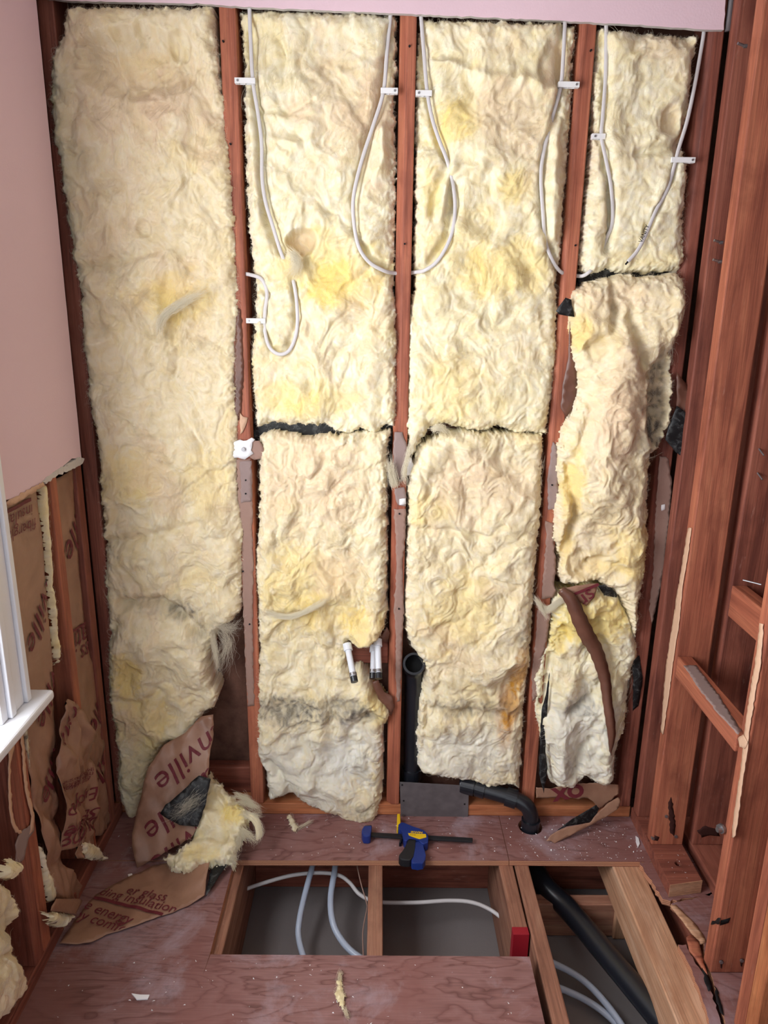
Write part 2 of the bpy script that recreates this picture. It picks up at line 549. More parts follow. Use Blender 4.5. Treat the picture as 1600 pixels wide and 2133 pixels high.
def lettering(name, parent, plane, items, mat, hf=None, h=0.0, clip=None, eps=.0026, **k):
    """items: (text, start pixel, end pixel, stretch, shear, bold); the words run from start to end on the plane"""
    if len(items) > 1:
        for it in items: lettering(name, parent, plane, [it], mat, hf, h, clip, eps, **k)
        return
    AV = []; AF = []; s = 0
    for (txt, pa, pb, stretch, shear, bold) in items:
        V, Fc = text_geo(txt, shear, bold)
        A = plane.ab(*pa, h); B = plane.ab(*pb, h); d = B-A; L = np.linalg.norm(d); d /= L; up = np.array([-d[1], d[0]])
        w = V[:, 0].max()-V[:, 0].min(); sc = L/w
        ab = A+((V[:, 0]-V[:, 0].min())*sc)[:, None]*d+(V[:, 1]*sc*stretch)[:, None]*up
        AV.append(ab); AF.append(Fc+s); s += len(ab)
    V = np.vstack(AV); Fc = np.vstack(AF)
    if clip is not None:
        c = V[Fc].mean(1); Fc = Fc[sdist(c, clip) > .001]
        if len(Fc) == 0: return
        us = np.unique(Fc); rm = np.zeros(len(V), int); rm[us] = np.arange(len(us)); V = V[us]; Fc = rm[Fc]
    hh = h+eps+(hf(V[:, 0], V[:, 1]) if hf else np.zeros(len(V)))
    return link(name, pydata(plane.xyz(V[:, 0], V[:, 1], hh), Fc), mat, parent, False, **k)

def bar_print(name, parent, plane, pa, pb, w, mat, hf=None, h=0.0, clip=None, eps=.0026):
    A = plane.ab(*pa, h); B = plane.ab(*pb, h); d = B-A; L = np.linalg.norm(d); d /= L; up = np.array([-d[1], d[0]])
    n = max(2, int(L/.01)); V = []; Fc = []
    for i in range(n+1):
        for j in (0, 1): V.append(A+d*L*i/n+up*w*j)
    for i in range(n): Fc += [(2*i, 2*i+2, 2*i+3), (2*i, 2*i+3, 2*i+1)]
    V = np.array(V); Fc = np.array(Fc)
    if clip is not None: Fc = Fc[sdist(V[Fc].mean(1), clip) > .001]
    hh = h+eps+(hf(V[:, 0], V[:, 1]) if hf else np.zeros(len(V)))
    return link(name, pydata(plane.xyz(V[:, 0], V[:, 1], hh), Fc), mat, parent, False)

# ------------------------------------------------------------------ glass wool
RNG = np.random.default_rng(11)
CREAM0, CREAM1, YEL, PEACH, GREY, OCHRE, WHITE = [np.array(srgb(*c)[:3]) for c in ((241, 229, 192), (249, 241, 216), (245, 222, 140), (237, 214, 182), (96, 90, 84), (206, 150, 62), (240, 237, 226))]
def tint_rgb(t):
    C = CREAM1+(YEL-CREAM1)*t[0]; C = C+(PEACH-C)*t[2]; return C+(GREY-C)*t[1]
def hair(name, parent, P, rad, tint, mat):
    """P: (N,K,3) strand points in world space"""
    N, K, _ = P.shape
    cu = bpy.data.hair_curves.new(name)
    cu.add_curves([K]*N)
    off = np.array(world_loc(parent)) if parent is not None else np.zeros(3)
    cu.attributes['position'].data.foreach_set('vector', (P-off).astype(np.float32).ravel())
    r = cu.attributes.get('radius') or cu.attributes.new('radius', 'FLOAT', 'POINT')
    prof = np.sqrt(np.clip(1-np.linspace(0, 1, K)**3, .08, 1))
    r.data.foreach_set('value', (np.outer(rad, prof)).astype(np.float32).ravel())
    a = cu.attributes.new('tint', 'FLOAT_COLOR', 'CURVE')
    a.data.foreach_set('color', np.hstack([tint+(np.array((1, .98, .92))-tint)*.35, np.ones((N, 1))]).astype(np.float32).ravel())
    cu.materials.append(mat)
    o = bpy.data.objects.new(name, cu); COL.objects.link(o); o.parent = parent
    o['kind'] = 'stuff'
    return o

def seg_d(A, B, pts):
    d = np.full(len(A), 1e9)
    for p, q in zip(pts[:-1], pts[1:]):
        e = q-p; wx = A-p[0]; wy = B-p[1]
        t = np.clip((wx*e[0]+wy*e[1])/max(e@e, 1e-12), 0, 1)
        d = np.minimum(d, np.hypot(wx-t*e[0], wy-t*e[1]))
    return d

def batt(name, poly, plane=BACK, front=.012, back=-.07, r=.035, amp=1.0, feats=(), tints=(), res=.0028, seed=1, jag=.006,
         dens=1.0, parent=None, base_tint=(0, 0, 0), px=True, lat=.0018, yel=.35, stroke_n=340, skirt=None, **k):
    if plane is BACK: skirt = -.086
    P = np.array([plane.ab(x, y, front) for x, y in poly]) if px else np.array(poly, float)
    mn = P.min(0)-.012; mx = P.max(0)+.012
    na = int((mx[0]-mn[0])/res)+2; nb = int((mx[1]-mn[1])/res)+2
    a = mn[0]+np.arange(na)*res; b = mn[1]+np.arange(nb)*res
    A, B = np.meshgrid(a, b); sh = A.shape; A = A.ravel(); B = B.ravel()
    S = seed*3.7
    d = sdist(np.stack([A, B], 1), P)
    d = d+jag*fbm(A*45+S, B*45, 3, seed)+jag*.6*fbm(A*150+S, B*150, 2, seed+3)
    wx = fbm(A*6+S, B*5-S, 3, seed+1); wy = fbm(A*6-S, B*5+S, 3, seed+2)
    big = fbm(A*4+.7*wx, B*3+.7*wy, 2, seed+5)
    t = fbm(A*4.5+1.1*wx, B*3.6+1.1*wy, 3, seed+6)
    s = t*3.2; fl = np.floor(s); fr = s-fl
    terr = (fl+sstep(0, .5, fr))/3.2-t
    wx2 = fbm(A*15+S+1.6*wx, B*12, 2, seed+7); wy2 = fbm(A*15-S, B*12+1.6*wy, 2, seed+8)
    mid = fbm(A*10+.6*wx2, B*8+.6*wy2, 2, seed+9)
    patch = sstep(-.15, .55, fbm(A*5.5-S, B*4.5, 3, seed+13))
    bil = np.sqrt(np.abs(gnoise(A*7.5+1.3*wx+.25*wx2, B*5.5+1.3*wy+.25*wy2, seed+10))+.03)
    streak = gnoise(A*16+3.5*wx+2.2*wx2, B*62+7*wy+3*wy2, seed+11)
    streak2 = gnoise(A*55+7*wx+3*wx2, B*18+3.5*wy+2*wy2, seed+14)
    fine = fbm(A*85+1.2*wx2, B*70+1.2*wy2, 3, seed+12)
    h = .016*big+.012*terr+.0038*mid+.0085*(bil-.45)+.0008*streak*patch+.0008*streak2*(1-patch)+.0011*fine
    # tongues of torn wool: curved ridges, soft on one side and sharp on the other
    area0 = float((d > 0).sum())*res*res
    rs = np.random.default_rng(seed*7+1); strokes = []
    hg = h.reshape(sh).copy(); cand = np.flatnonzero(d > .02)
    for _ in range(int(area0*stroke_n)) if len(cand) else ():
        i0 = cand[rs.integers(len(cand))]; Ls = rs.uniform(.04, .15); w0 = rs.uniform(.006, .018); H0 = rs.uniform(.0015, .0048)*rs.choice((1, 1, -.6))
        th0 = 2*math.pi*(.9*float(wx[i0]))+rs.normal(0, .6)+S; cu = rs.normal(0, 1.5)
        tt = np.linspace(0, 1, 14); an = th0+cu*tt
        sa = A[i0]+np.cumsum(np.cos(an))*Ls/14; sb = B[i0]+np.cumsum(np.sin(an))*Ls/14
        m_ = 3*w0
        ia0 = max(0, int((sa.min()-m_-mn[0])/res)); ia1 = min(na, int((sa.max()+m_-mn[0])/res)+1)
        ib0 = max(0, int((sb.min()-m_-mn[1])/res)); ib1 = min(nb, int((sb.max()+m_-mn[1])/res)+1)
        if ia1-ia0 < 2 or ib1-ib0 < 2: continue
        ga, gb = np.meshgrid(a[ia0:ia1], b[ib0:ib1])
        dd2 = (ga[..., None]-sa)**2+(gb[..., None]-sb)**2
        kk = dd2.argmin(-1); dmin = np.sqrt(dd2.min(-1))
        sg = (ga-sa[kk])*-np.sin(an[kk])+(gb-sb[kk])*np.cos(an[kk])
        wv = np.where(sg > 0, w0*1.4, w0*.75)
        hg[ib0:ib1, ia0:ia1] += H0*np.sin(math.pi*(tt[kk]*.9+.05))*np.exp(-(dmin/wv)**2)
        if H0 > 0: strokes.append((A[i0], B[i0], th0, cu, Ls, w0))
    h = hg.ravel()
    h = h*amp
    def ab(p): return plane.ab(p[0], p[1], front) if px else np.array(p)
    for f in feats:
        if f[0] == 'dent':            # x,y,rx,ry (pixels), depth
            c = ab((f[1], f[2])); ex = ab((f[1]+f[3], f[2])); ey = ab((f[1], f[2]+f[4]))
            ra = np.linalg.norm(ex-c); rb = np.linalg.norm(ey-c)
            q = ((A-c[0])/ra)**2+((B-c[1])/rb)**2+.35*mid
            h = h-f[5]*(1-sstep(.35, 1.25, q))
        elif f[0] == 'crease':        # polyline, width m, depth
            pts = [ab(p) for p in f[1]]
            q = seg_d(A, B, pts)+.004*mid
            h = h-f[3]*np.exp(-(q/f[2])**2)
        elif f[0] == 'step':          # polyline: area on one side drops
            pts = [ab(p) for p in f[1]]
            q = seg_d(A, B, pts)+.006*mid
            h = h+f[3]*np.exp(-(q/f[2])**2)
    pr = np.clip(d/r, 0, 1); prof = np.sqrt(np.clip(1-(1-pr)**2.2, 0, 1))
    H = back+(front+h-back)*prof
    # tint field
    T = np.zeros((len(A), 5)); T[:, :3] = base_tint
    T[:, 0] += yel*sstep(.1, .8, fbm(A*7+wx, B*6+wy, 3, seed+20))
    T[:, 2] += .38*sstep(.05, .8, fbm(A*6-wy, B*5+wx, 3, seed+21))
    for (x, y, rx, ry, ch, st) in tints:
        c = ab((x, y)); ex = ab((x+rx, y)); ey = ab((x, y+ry))
        q = ((A-c[0])/np.linalg.norm(ex-c))**2+((B-c[1])/np.linalg.norm(ey-c))**2+.7*mid+.5*fine
        T[:, ch] += st*(1-sstep(.15, 1.3, q))
    T = np.clip(T, 0, 1)
    n2 = sstep(-.5, .5, fbm(A*50+wx2, B*45, 3, seed+22))[:, None]
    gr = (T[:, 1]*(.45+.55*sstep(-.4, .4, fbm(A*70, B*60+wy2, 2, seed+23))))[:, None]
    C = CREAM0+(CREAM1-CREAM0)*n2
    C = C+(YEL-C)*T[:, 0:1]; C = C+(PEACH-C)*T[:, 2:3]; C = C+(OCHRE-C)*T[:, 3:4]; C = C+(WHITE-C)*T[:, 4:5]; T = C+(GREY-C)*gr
    LA = A+lat*gnoise(A*48+wx2, B*40, seed+30)*np.clip(pr*2, 0, 1); LB = B+lat*gnoise(A*48, B*40+wy2, seed+31)*np.clip(pr*2, 0, 1)-.002*bil
    X = plane.xyz(LA, LB, H)
    ok = (d > 0).reshape(sh)
    ids = np.arange(len(A)).reshape(sh)
    q = ok[:-1, :-1] & ok[1:, :-1] & ok[:-1, 1:] & ok[1:, 1:]
    Fc = np.stack([ids[:-1, :-1][q], ids[:-1, 1:][q], ids[1:, 1:][q], ids[1:, :-1][q]], 1)
    used = np.zeros(len(A), bool); used[Fc.ravel()] = True
    mp = np.cumsum(used)-1
    V = X[used]; Fc = mp[Fc]; Tv = T[used]
    if skirt is not None:         # the cut sides run back into the bay
        E_ = np.vstack([Fc[:, [0, 1]], Fc[:, [1, 2]], Fc[:, [2, 3]], Fc[:, [3, 0]]])
        key = np.sort(E_, 1); key = key[:, 0].astype(np.int64)*len(V)+key[:, 1]
        _, inv, cnt = np.unique(key, return_inverse=True, return_counts=True)
        Be = E_[cnt[inv] == 1]; bv = np.unique(Be); rm = np.zeros(len(V), int); rm[bv] = len(V)+np.arange(len(bv))
        hb = (V[bv]-plane.O)@plane.n
        V = np.vstack([V, V[bv]+(np.minimum(skirt, hb)-hb)[:, None]*plane.n]); Tv = np.vstack([Tv, Tv[bv]])
        Fc = np.vstack([Fc, np.stack([Be[:, 1], Be[:, 0], rm[Be[:, 0]], rm[Be[:, 1]]], 1)])
    me = bpy.data.meshes.new(name)
    me.vertices.add(len(V)); me.vertices.foreach_set('co', V.astype(np.float32).ravel())
    me.loops.add(Fc.size); me.loops.foreach_set('vertex_index', Fc.astype(np.int32).ravel())
    me.polygons.add(len(Fc)); me.polygons.foreach_set('loop_start', np.arange(0, Fc.size, 4, dtype=np.int32))
    me.polygons.foreach_set('loop_total', np.full(len(Fc), 4, np.int32))
    me.update(calc_edges=True); me.validate()
    ca = me.color_attributes.new('tint', 'FLOAT_COLOR', 'POINT')
    ca.data.foreach_set('color', np.hstack([Tv, np.ones((len(Tv), 1))]).astype(np.float32).ravel())
    o = link(name, me, M['batt'], parent, True, **k)
    # ---------------- loose fibres combed over the surface
    Hg = H.reshape(sh); dg = d.reshape(sh); Tg = T.reshape(sh+(3,))
    def samp(G, aa, bb):
        ia = np.clip((aa-mn[0])/res, 0, na-2.001); ib = np.clip((bb-mn[1])/res, 0, nb-2.001)
        i0 = ia.astype(int); j0 = ib.astype(int); fa = ia-i0; fb = ib-j0
        return G[j0, i0]*(1-fa)*(1-fb)+G[j0, i0+1]*fa*(1-fb)+G[j0+1, i0]*(1-fa)*fb+G[j0+1, i0+1]*fa*fb
    area = used.sum()*res*res
    inside = np.flatnonzero(d > .004); edge = np.flatnonzero((d > 0) & (d < .012))
    K = 7; ts = np.linspace(0, 1, K)
    out = []; rad = []; tin = []
    def flow(aa, bb):
        return 2*math.pi*(fbm(aa*7+S, bb*6, 2, seed+40)*.9+.3*gnoise(aa*25, bb*25, seed+41))+S
    def strands(a0, b0, ang, L, curl, lift, rr, jitter=0.0):
        n = len(a0); pa = np.zeros((n, K)); pb = np.zeros((n, K)); pa[:, 0] = a0; pb[:, 0] = b0
        for i in range(1, K):
            th_ = ang+curl*ts[i]
            pa[:, i] = pa[:, i-1]+np.cos(th_)*L/(K-1); pb[:, i] = pb[:, i-1]+np.sin(th_)*L/(K-1)
        hh = samp(Hg, pa.ravel(), pb.ravel()).reshape(n, K)
        # outside the outline a strand keeps the height it left with
        dd = samp(dg, pa.ravel(), pb.ravel()).reshape(n, K)
        for i in range(1, K):
            out_ = dd[:, i] < .006
            hh[:, i] = np.where(out_, hh[:, i-1], hh[:, i])
            hh[:, i] = np.maximum(hh[:, i], hh[:, i-1]-.006)
        kp_ = dd[:, -1] > -.005
        hh = hh+lift[:, None]*np.sin(np.pi*np.clip(ts*.9+.05, 0, 1))[None, :]+.0004
        out.append(plane.xyz(pa, pb, hh)[kp_]); rad.append(rr[kp_])
        j0 = np.clip(((b0-mn[1])/res).astype(int), 0, nb-1); i0 = np.clip(((a0-mn[0])/res).astype(int), 0, na-1)
        tin.append(Tg[j0, i0][kp_])
    n1 = int(area*42000*dens)
    if n1 and len(inside):
        i = RNG.choice(inside, n1); a0 = A[i]+RNG.normal(0, res/2, n1); b0 = B[i]+RNG.normal(0, res/2, n1)
        strands(a0, b0, flow(a0, b0)+RNG.normal(0, .7, n1), RNG.uniform(.006, .026, n1), RNG.normal(0, 1.6, n1), RNG.exponential(.0009, n1), RNG.uniform(.00007, .00014, n1))
        if strokes:
            SK = np.array(strokes); nc = len(SK); per = 34
            g = np.repeat(np.arange(nc), per); n = len(g)
            sd = RNG.normal(0, .8, n)*SK[g, 5]; al = RNG.uniform(-.2, .5, n)*SK[g, 4]
            an = SK[g, 2]+SK[g, 3]*np.clip(al/SK[g, 4], 0, 1)
            a0 = SK[g, 0]-np.sin(an)*sd+np.cos(an)*al; b0 = SK[g, 1]+np.cos(an)*sd+np.sin(an)*al
            okk = samp(dg, a0, b0) > .008; g = g[okk]; n = len(g)
            strands(a0[okk], b0[okk], an[okk]+RNG.normal(0, .12, n), SK[g, 4]*RNG.uniform(.3, .7, n), SK[g, 3]*.5+RNG.normal(0, .3, n), np.abs(RNG.normal(.0010, .0012, n)), RNG.uniform(.00008, .00018, n))
    if len(edge):
        n2 = min(int(len(edge)*.8*dens*(.25 if area < .012 else 1)), 12000)
        i = RNG.choice(edge, n2); a0 = A[i]; b0 = B[i]; e = .004
        ga = samp(dg, a0+e, b0)-samp(dg, a0-e, b0); gb = samp(dg, a0, b0+e)-samp(dg, a0, b0-e)
        strands(a0, b0, np.arctan2(-gb, -ga)+RNG.normal(0, .8, n2), RNG.uniform(.002, .007, n2), RNG.normal(0, 1.2, n2), RNG.normal(.0005, .001, n2), RNG.uniform(.00008, .00015, n2))
    if out:
        hair('loose_fibres', o, np.vstack(out), np.concatenate(rad), np.vstack(tin), M['fibre'])
    return o

def wisp(parent, pts, n, spread, r=.0002, seed=0, tint=(0, 0, 0), flare=1.0):
    """bundle of pulled-out fibres along a path of points in the room"""
    rg = np.random.default_rng(seed)
    C = spline(pts, 5); K = len(C)
    u = np.linspace(0, 1, K)
    start = rg.uniform(0, .35, n); end = rg.uniform(.55, 1.0, n)
    P = np.zeros((n, 8, 3))
    ph = rg.uniform(0, 6.28, (n, 3)); fq = rg.uniform(.5, 1.6, n)
    offs = rg.normal(0, spread, (n, 3)); offs2 = rg.normal(0, spread*flare, (n, 3))
    for i, q in enumerate(np.linspace(0, 1, 8)):
        uu = start+(end-start)*q
        for ax in range(3): P[:, i, ax] = np.interp(uu, u, C[:, ax])
        P[:, i] += offs*(1-q)+offs2*q+rg.normal(0, spread*.15, (n, 3))+np.sin(ph+q*fq[:, None]*5.0)*spread*.9*q
    hair('fibre_wisp', parent, P, np.full(n, r), np.tile(tint_rgb(tint), (n, 1)), M['fibre'])
# ================================================================== THE SETTING
floor = empty('floor', kind='structure')
def plywood(poly, hf=None, holes=(), rag=0.0, z=0.0):
    o, _ = sheet('plywood_sheet', floor, FLOOR, poly, M['ply'], .017, z, hf, res=None if not rag else .02, step=.5 if not rag else .008, rag=rag, px=False, holes=holes, smooth=False)
    o.data.materials.append(M['ply_edge']); o.modifiers[0].material_offset_rim = 1
    return o
hole = [(.463+.035*math.cos(t_), -.045+.035*math.sin(t_)) for t_ in np.linspace(0, 2*math.pi, 32, endpoint=False)]
plywood([(-.86, -.1965), (.3765, -.1845), (.3765, .1), (-.86, .1)])
o, _ = sheet('plywood_sheet', floor, FLOOR, [(.378, -.1845), (.742, -.185), (.9, -.185), (1.0, -.15), (1.0, .1), (.378, .1)], M['ply'], .017, 0.0005, None, res=None, step=.5, px=False, holes=[hole], smooth=False)
o.data.materials.append(M['ply_edge']); o.modifiers[0].material_offset_rim = 1
plywood([(-.86, -.198), (-.385, -.198), (-.385, -.4985), (-.3885, -.556), (-.3835, -.4985), (.373, -.4985), (.373, -2.5), (-.86, -2.5)])
plywood([(.742, -.186), (.9, -.186), (.9, -.30), (.775, -.325), (.757, -.318), (.752, -.27), (.744, -.23)], rag=.006)
plywood([(FLOOR.ab(x, y)) for x, y in [(1398, 1882), (1425, 1902), (1457, 1935), (1463, 1950), (1468, 1985), (1482, 2030), (1500, 2085), (1518, 2160), (1700, 2160), (1640, 1860), (1500, 1850), (1458, 1868)]], rag=.004)
plywood([(FLOOR.ab(x, y)) for x, y in [(1413, 1966), (1430, 1966), (1446, 2000), (1470, 2035), (1482, 2065), (1500, 2120), (1512, 2200), (1495, 2200), (1468, 2092), (1437, 2010)]], rag=.005, z=-.002)
spl, _ = sheet('splintered_strip', floor, FLOOR, [(1396, 1886), (1408, 1884), (1440, 1915), (1464, 1945), (1471, 1962), (1458, 1966), (1435, 1935), (1410, 1903)], M['joist_new'], .004, .002, None, res=.01, rag=.003)
spl2, _ = sheet('splintered_strip', floor, FLOOR, [(1430, 1952), (1440, 1946), (1456, 1960), (1463, 1990), (1474, 2030), (1466, 2020), (1446, 1990), (1436, 1978)], M['stud'], .006, .004, None, res=.01, rag=.003)
J = dict(z0=-.238, z1=-.017)
lumber('joist', floor, -.399, -.360, -2.5, .08, J['z0'], J['z1'], M['joist'])
lumber('joist', floor, -.014, .025, -2.5, .08, J['z0'], J['z1'], M['joist'])
j3 = lumber('joist', floor, .350, .389, -.417, .08, J['z0'], J['z1'], M['joist'])
lumber('painted_end', floor, .3495, .3895, -.4185, -.395, J['z0'], J['z1']+.0006, M['red_paint'], .001, label='bright red painted joist end')
lumber('joist', floor, .394, .433, -2.5, .08, J['z0'], J['z1'], M['joist'])
lumber('joist', floor, .668, .748, -2.5, .06, -.125, J['z1'], M['joist_new'], label='fresh pale fir joist')
lumber('blocking', floor, .680, .722, -.215, -.168, -.238, -.126, M['joist_new'])
lumber('joist', floor, .80, .84, -2.5, .08, J['z0'], J['z1'], M['stud_dark'])
lumber('rim_joist', floor, -.36, .76, -.030, .008, J['z0'], J['z1'], M['stud_dark'])
lumber('rim_joist', floor, -.86, -.40, -.030, .008, J['z0'], J['z1'], M['stud_dark'])
lumber('blocking', floor, .434, .80, -.205, -.167, -.238, -.128, M['joist'])
link('ceiling_board', box_mesh(-.9, 1.4, -2.6, .2, -.256, -.240), M['grey_board'], floor, label='grey ceiling board of the storey below')

wb = empty('wall_back', kind='structure')
link('sheathing', box_mesh(-.9, 1.3, .090, .106, -.02, 2.46), M['sheath'], wb)
STX = {'A': -.757, 'B': -.351, 'C': .0554, 'D': .4618, 'E': .752}
studs = {}
for kx, x in STX.items():
    studs[kx] = lumber('stud', wb, x-.019, x+.019, 0, .0885, .038, 2.44, M['stud'] if kx in 'BCD' else M['stud_dark'], wane={'C': .015, 'D': .008, 'E': .012}.get(kx, 0))
lumber('bottom_plate', wb, -.78, .774, .001, .089, 0.0005, .038, M['plate'])
lumber('top_plate', wb, -.78, .774, .001, .089, 2.44, 2.478, M['plate'])
lumber('blocking', wb, -.737, -.371, .05, .0885, .039, .128, M['stud_dark'])
dw, dwp = sheet('drywall_sheet', wb, PY(-.0005), [(70, -7), (150, 2), (300, 5), (420, 8), (500, 14), (640, 20), (830, 28), (1000, 36), (1180, 44), (1300, 50), (1420, 58), (1480, 62), (1508, 62), (1522, -160), (30, -260)], M['pink'], .0125, .0125, None, res=.02, rag=.0018, step=.01, smooth=False, label='pink painted drywall remnant along the top')
dw.data.materials.append(M['gypsum']); dw.modifiers[0].material_offset_rim = 1; dw.modifiers[0].material_offset = 1
bead = tube('corner_bead', wb, [(.774, -.008, 2.088), (.774, -.008, 2.25), (.774, -.008, 2.43)], .006, M['steel'], smooth_n=2, label='grey metal corner bead')

wl = empty('wall_left', kind='structure')
LX = -.757
ldw, _ = sheet('drywall_sheet', wl, PX(LX), [(-.076, 1.097), (-.100, 1.108), (-.132, 1.115), (-.2, 1.106), (-.295, 1.099), (-.31, 1.088), (-.38, 1.090), (-.45, 1.096), (-.49, 1.104), (-.497, 1.98+.05), (-1.76, 2.03), (-1.76, .4), (-2.5, .4), (-2.5, 2.46), (-.076, 2.46)], M['pink'], .0125, .0125, None, res=None, step=.03, rag=.0015, px=False, smooth=False, label='pink painted drywall with a broken lower edge')
ldw.data.materials.append(M['gypsum']); ldw.modifiers[0].material_offset_rim = 1; ldw.modifiers[0].material_offset = 1
brk, _ = sheet('drywall_edge', wl, PX(LX), [(150, 962), (163, 953), (176, 955), (172, 966), (150, 978), (120, 990), (96, 1008), (88, 1003), (110, 985), (130, 972)], M['gypsum'], .011, .0135, lambda a, b: .002*fbm(a*120, b*120, 3, 4), res=.006, rag=.004, smooth=False)
brk2, _ = sheet('torn_paper', wl, PX(LX), [(20, 1040), (60, 1020), (90, 1004), (93, 1012), (70, 1026), (25, 1052), (10, 1050)], M['tear_light'], .001, .0145, lambda a, b: .003*fbm(a*90, b*90, 2, 8), res=.008, rag=.004)
sht, _ = sheet('sheathing', wl, PX(LX-.092), [(.1, -.02), (.1, 2.46), (-2.5, 2.46), (-2.5, -.02), ( -1.66, -.02), (-1.66, 1.98), (-.62, 1.98), (-.62, .66), (-1.659, .66), (-1.659, -.02)], M['sheath'], .014, 0, None, res=None, step=2, px=False, smooth=False)
for y0, z0, z1, mt in ((-.089, .038, 2.44, 'stud_dark'), (-.237, .038, 2.44, 'stud'), (-.531, .038, 2.44, 'stud'), (-.571, .038, .655, 'stud_dark'), (-.940, .038, .655, 'stud'), (-1.34, .038, .655, 'stud'), (-1.72, .038, 2.44, 'stud'), (-2.12, .038, 2.44, 'stud')):
    lumber('stud', wl, LX-.0885, LX, y0, y0+.038, z0, z1, M[mt])
lumber('bottom_plate', wl, LX-.089, LX+.001, -2.5, -.001, .0005, .038, M['stud_dark'])
lumber('window_header', wl, LX-.089, LX, -1.68, -.535, 2.04, 2.13, M['stud'])
link('ceiling', box_mesh(-.86, 1.4, -2.5, .1, 2.48, 2.50), M['gypsum'], None, kind='structure')

# window: casing with a stepped profile, stool with a rounded nose, sash, glass
w1 = empty('window_1', (LX, -1.1, .66), kind='structure')
def cas(name, y0, y1, z0, z1, x1, bev=.002):
    return link(name, box_mesh(LX, x1, y0, y1, z0, z1, bev), M['white_paint'], w1)
for (ya, yb, x1) in ((-.513, -.496, -.728), (-.555, -.514, -.736), (-.575, -.556, -.731), (-.600, -.576, -.739)):
    cas('casing_moulding', ya, yb, .672, 2.04, x1)
for (ya, yb, x1) in ((-1.765, -1.748, -.728), (-1.747, -1.706, -.736), (-1.705, -1.686, -.731), (-1.685, -1.661, -.739)):
    cas('casing_moulding', ya, yb, .672, 2.04, x1)
for (za, zb, x1) in ((2.04, 2.06, -.728), (2.0, 2.039, -.736), (1.98, 1.999, -.739)):
    cas('casing_moulding', -1.765, -.496, za, zb, x1)
link('window_stool', box_mesh(LX-.09, -.700, -1.80, -.452, .648, .671, .007, 3), M['white_paint'], w1)
link('sash_frame', box_mesh(LX-.075, LX-.035, -.64, -.602, .672, 1.98, .003), M['white_paint'], w1)
link('sash_frame', box_mesh(LX-.075, LX-.035, -1.66, -1.622, .672, 1.98, .003), M['white_paint'], w1)
link('sash_frame', box_mesh(LX-.075, LX-.035, -1.62, -.641, .672, .72, .003), M['white_paint'], w1)
link('sash_frame', box_mesh(LX-.075, LX-.035, -1.62, -.641, 1.94, 1.98, .003), M['white_paint'], w1)

link('window_pane', box_mesh(LX-.074, LX-.071, -1.622, -.641, .72, 1.94), M['glass'], w1)
wr = empty('wall_right', kind='structure')
RX = .777
def rstud(y, z0, mt, x0=RX, z1=2.44): return lumber('stud', wr, x0, x0+.0885, y, y+.038, z0, z1, M[mt])
rstud(-.046, .038, 'stud_dark')
R1 = rstud(-.163, .038, 'stud')
R3 = rstud(-.540, .0005, 'stud', RX+.008)
R4 = rstud(-.700, .0005, 'stud', RX+.006)
R5 = rstud(-.742, .0005, 'plate', RX+.004)
rstud(-1.12, .0005, 'stud'); rstud(-1.52, .0005, 'stud'); rstud(-1.92, .0005, 'stud')
for y in (-.044, -.162, -.57): rstud(y, .038, 'stud_dark', .893)
pl, _ = sheet('bottom_plate', wr, PZ(.0385), [(RX-.002, -.002), (RX-.002, -.312), (RX+.088, -.296), (RX+.088, -.002)], M['stud_dark'], .038, 0, None, res=None, step=1, px=False, smooth=False, holes=[[(.825+.0095*math.cos(q), -.235+.0095*math.sin(q)) for q in np.linspace(0, 6.283, 14, endpoint=False)]])
prism('end_grain', wr, PZ(0), [(RX-.0025, -.3125), (RX+.0885, -.2965), (RX+.0885, -.2945), (RX-.0025, -.3105)], .001, .0386, M['joist_new'], px=False)
lumber('bottom_plate', wr, .893, .982, -1.9, -.002, .0005, .038, M['stud_dark'])
lumber('blocking', wr, RX+.002, RX+.040, -.502, -.164, .562, .621, M['stud'])
lumber('blocking', wr, .893, .931, -.532, -.163, .735, .818, M['stud'])
lumber('blocking', wr, .935, .975, -.002, .06, 0.04, 2.44, M['stud_dark'])
link('sheathing', box_mesh(1.05, 1.065, -2.4, .1, -.02, 2.46), M['sheath'], wr)
lumber('batten', wr, 1.0, 1.04, -.30, -.24, .0, 2.44, M['kraft'])

# ---- torn paper and glue left on the framing
def scrap(parent, plane, poly, mat, name='torn_paper', th=.0012, h=.0016, rag=.004, hf=None, **k):
    return sheet(name, parent, plane, poly, mat, th, h, hf or (lambda a, b: .0006*fbm(a*140, b*140, 2, 3)), res=.008, rag=rag, **k)[0]
scrap(wb, BACK, [(492, 958), (522, 955), (526, 1000), (526, 1080), (524, 1100), (528, 1180), (526, 1300), (528, 1400), (530, 1470), (516, 1472), (510, 1350), (506, 1250), (504, 1120), (497, 1050)], M['tear'])
scrap(wb, BACK, [(499, 962), (524, 960), (523, 1045), (502, 1048)], M['tear_grey'], h=.003)
scrap(wb, BACK, [(500, 860), (506, 868), (516, 870), (514, 880), (508, 895), (500, 905), (499, 880)], M['tear_light'], h=.004)
scrap(wb, BACK, [(520, 915), (540, 918), (549, 935), (548, 955), (530, 958), (518, 950)], M['tear'], h=.004, th=.002, label='brown disc of drywall paper')
pp = scrap(wb, BACK, [(488, 920), (500, 916), (513, 918), (524, 912), (531, 916), (525, 930), (528, 945), (520, 950), (510, 957), (495, 953), (483, 957), (485, 938)], M['plaster'], 'plaster_scrap', th=.005, h=.008, rag=.012, label='ragged white plaster scrap')
scrap(wb, BACK, [(822, 900), (838, 900), (848, 930), (852, 960), (848, 985), (838, 1003), (826, 1003), (820, 985), (820, 930)], M['tear_grey'], h=.003)
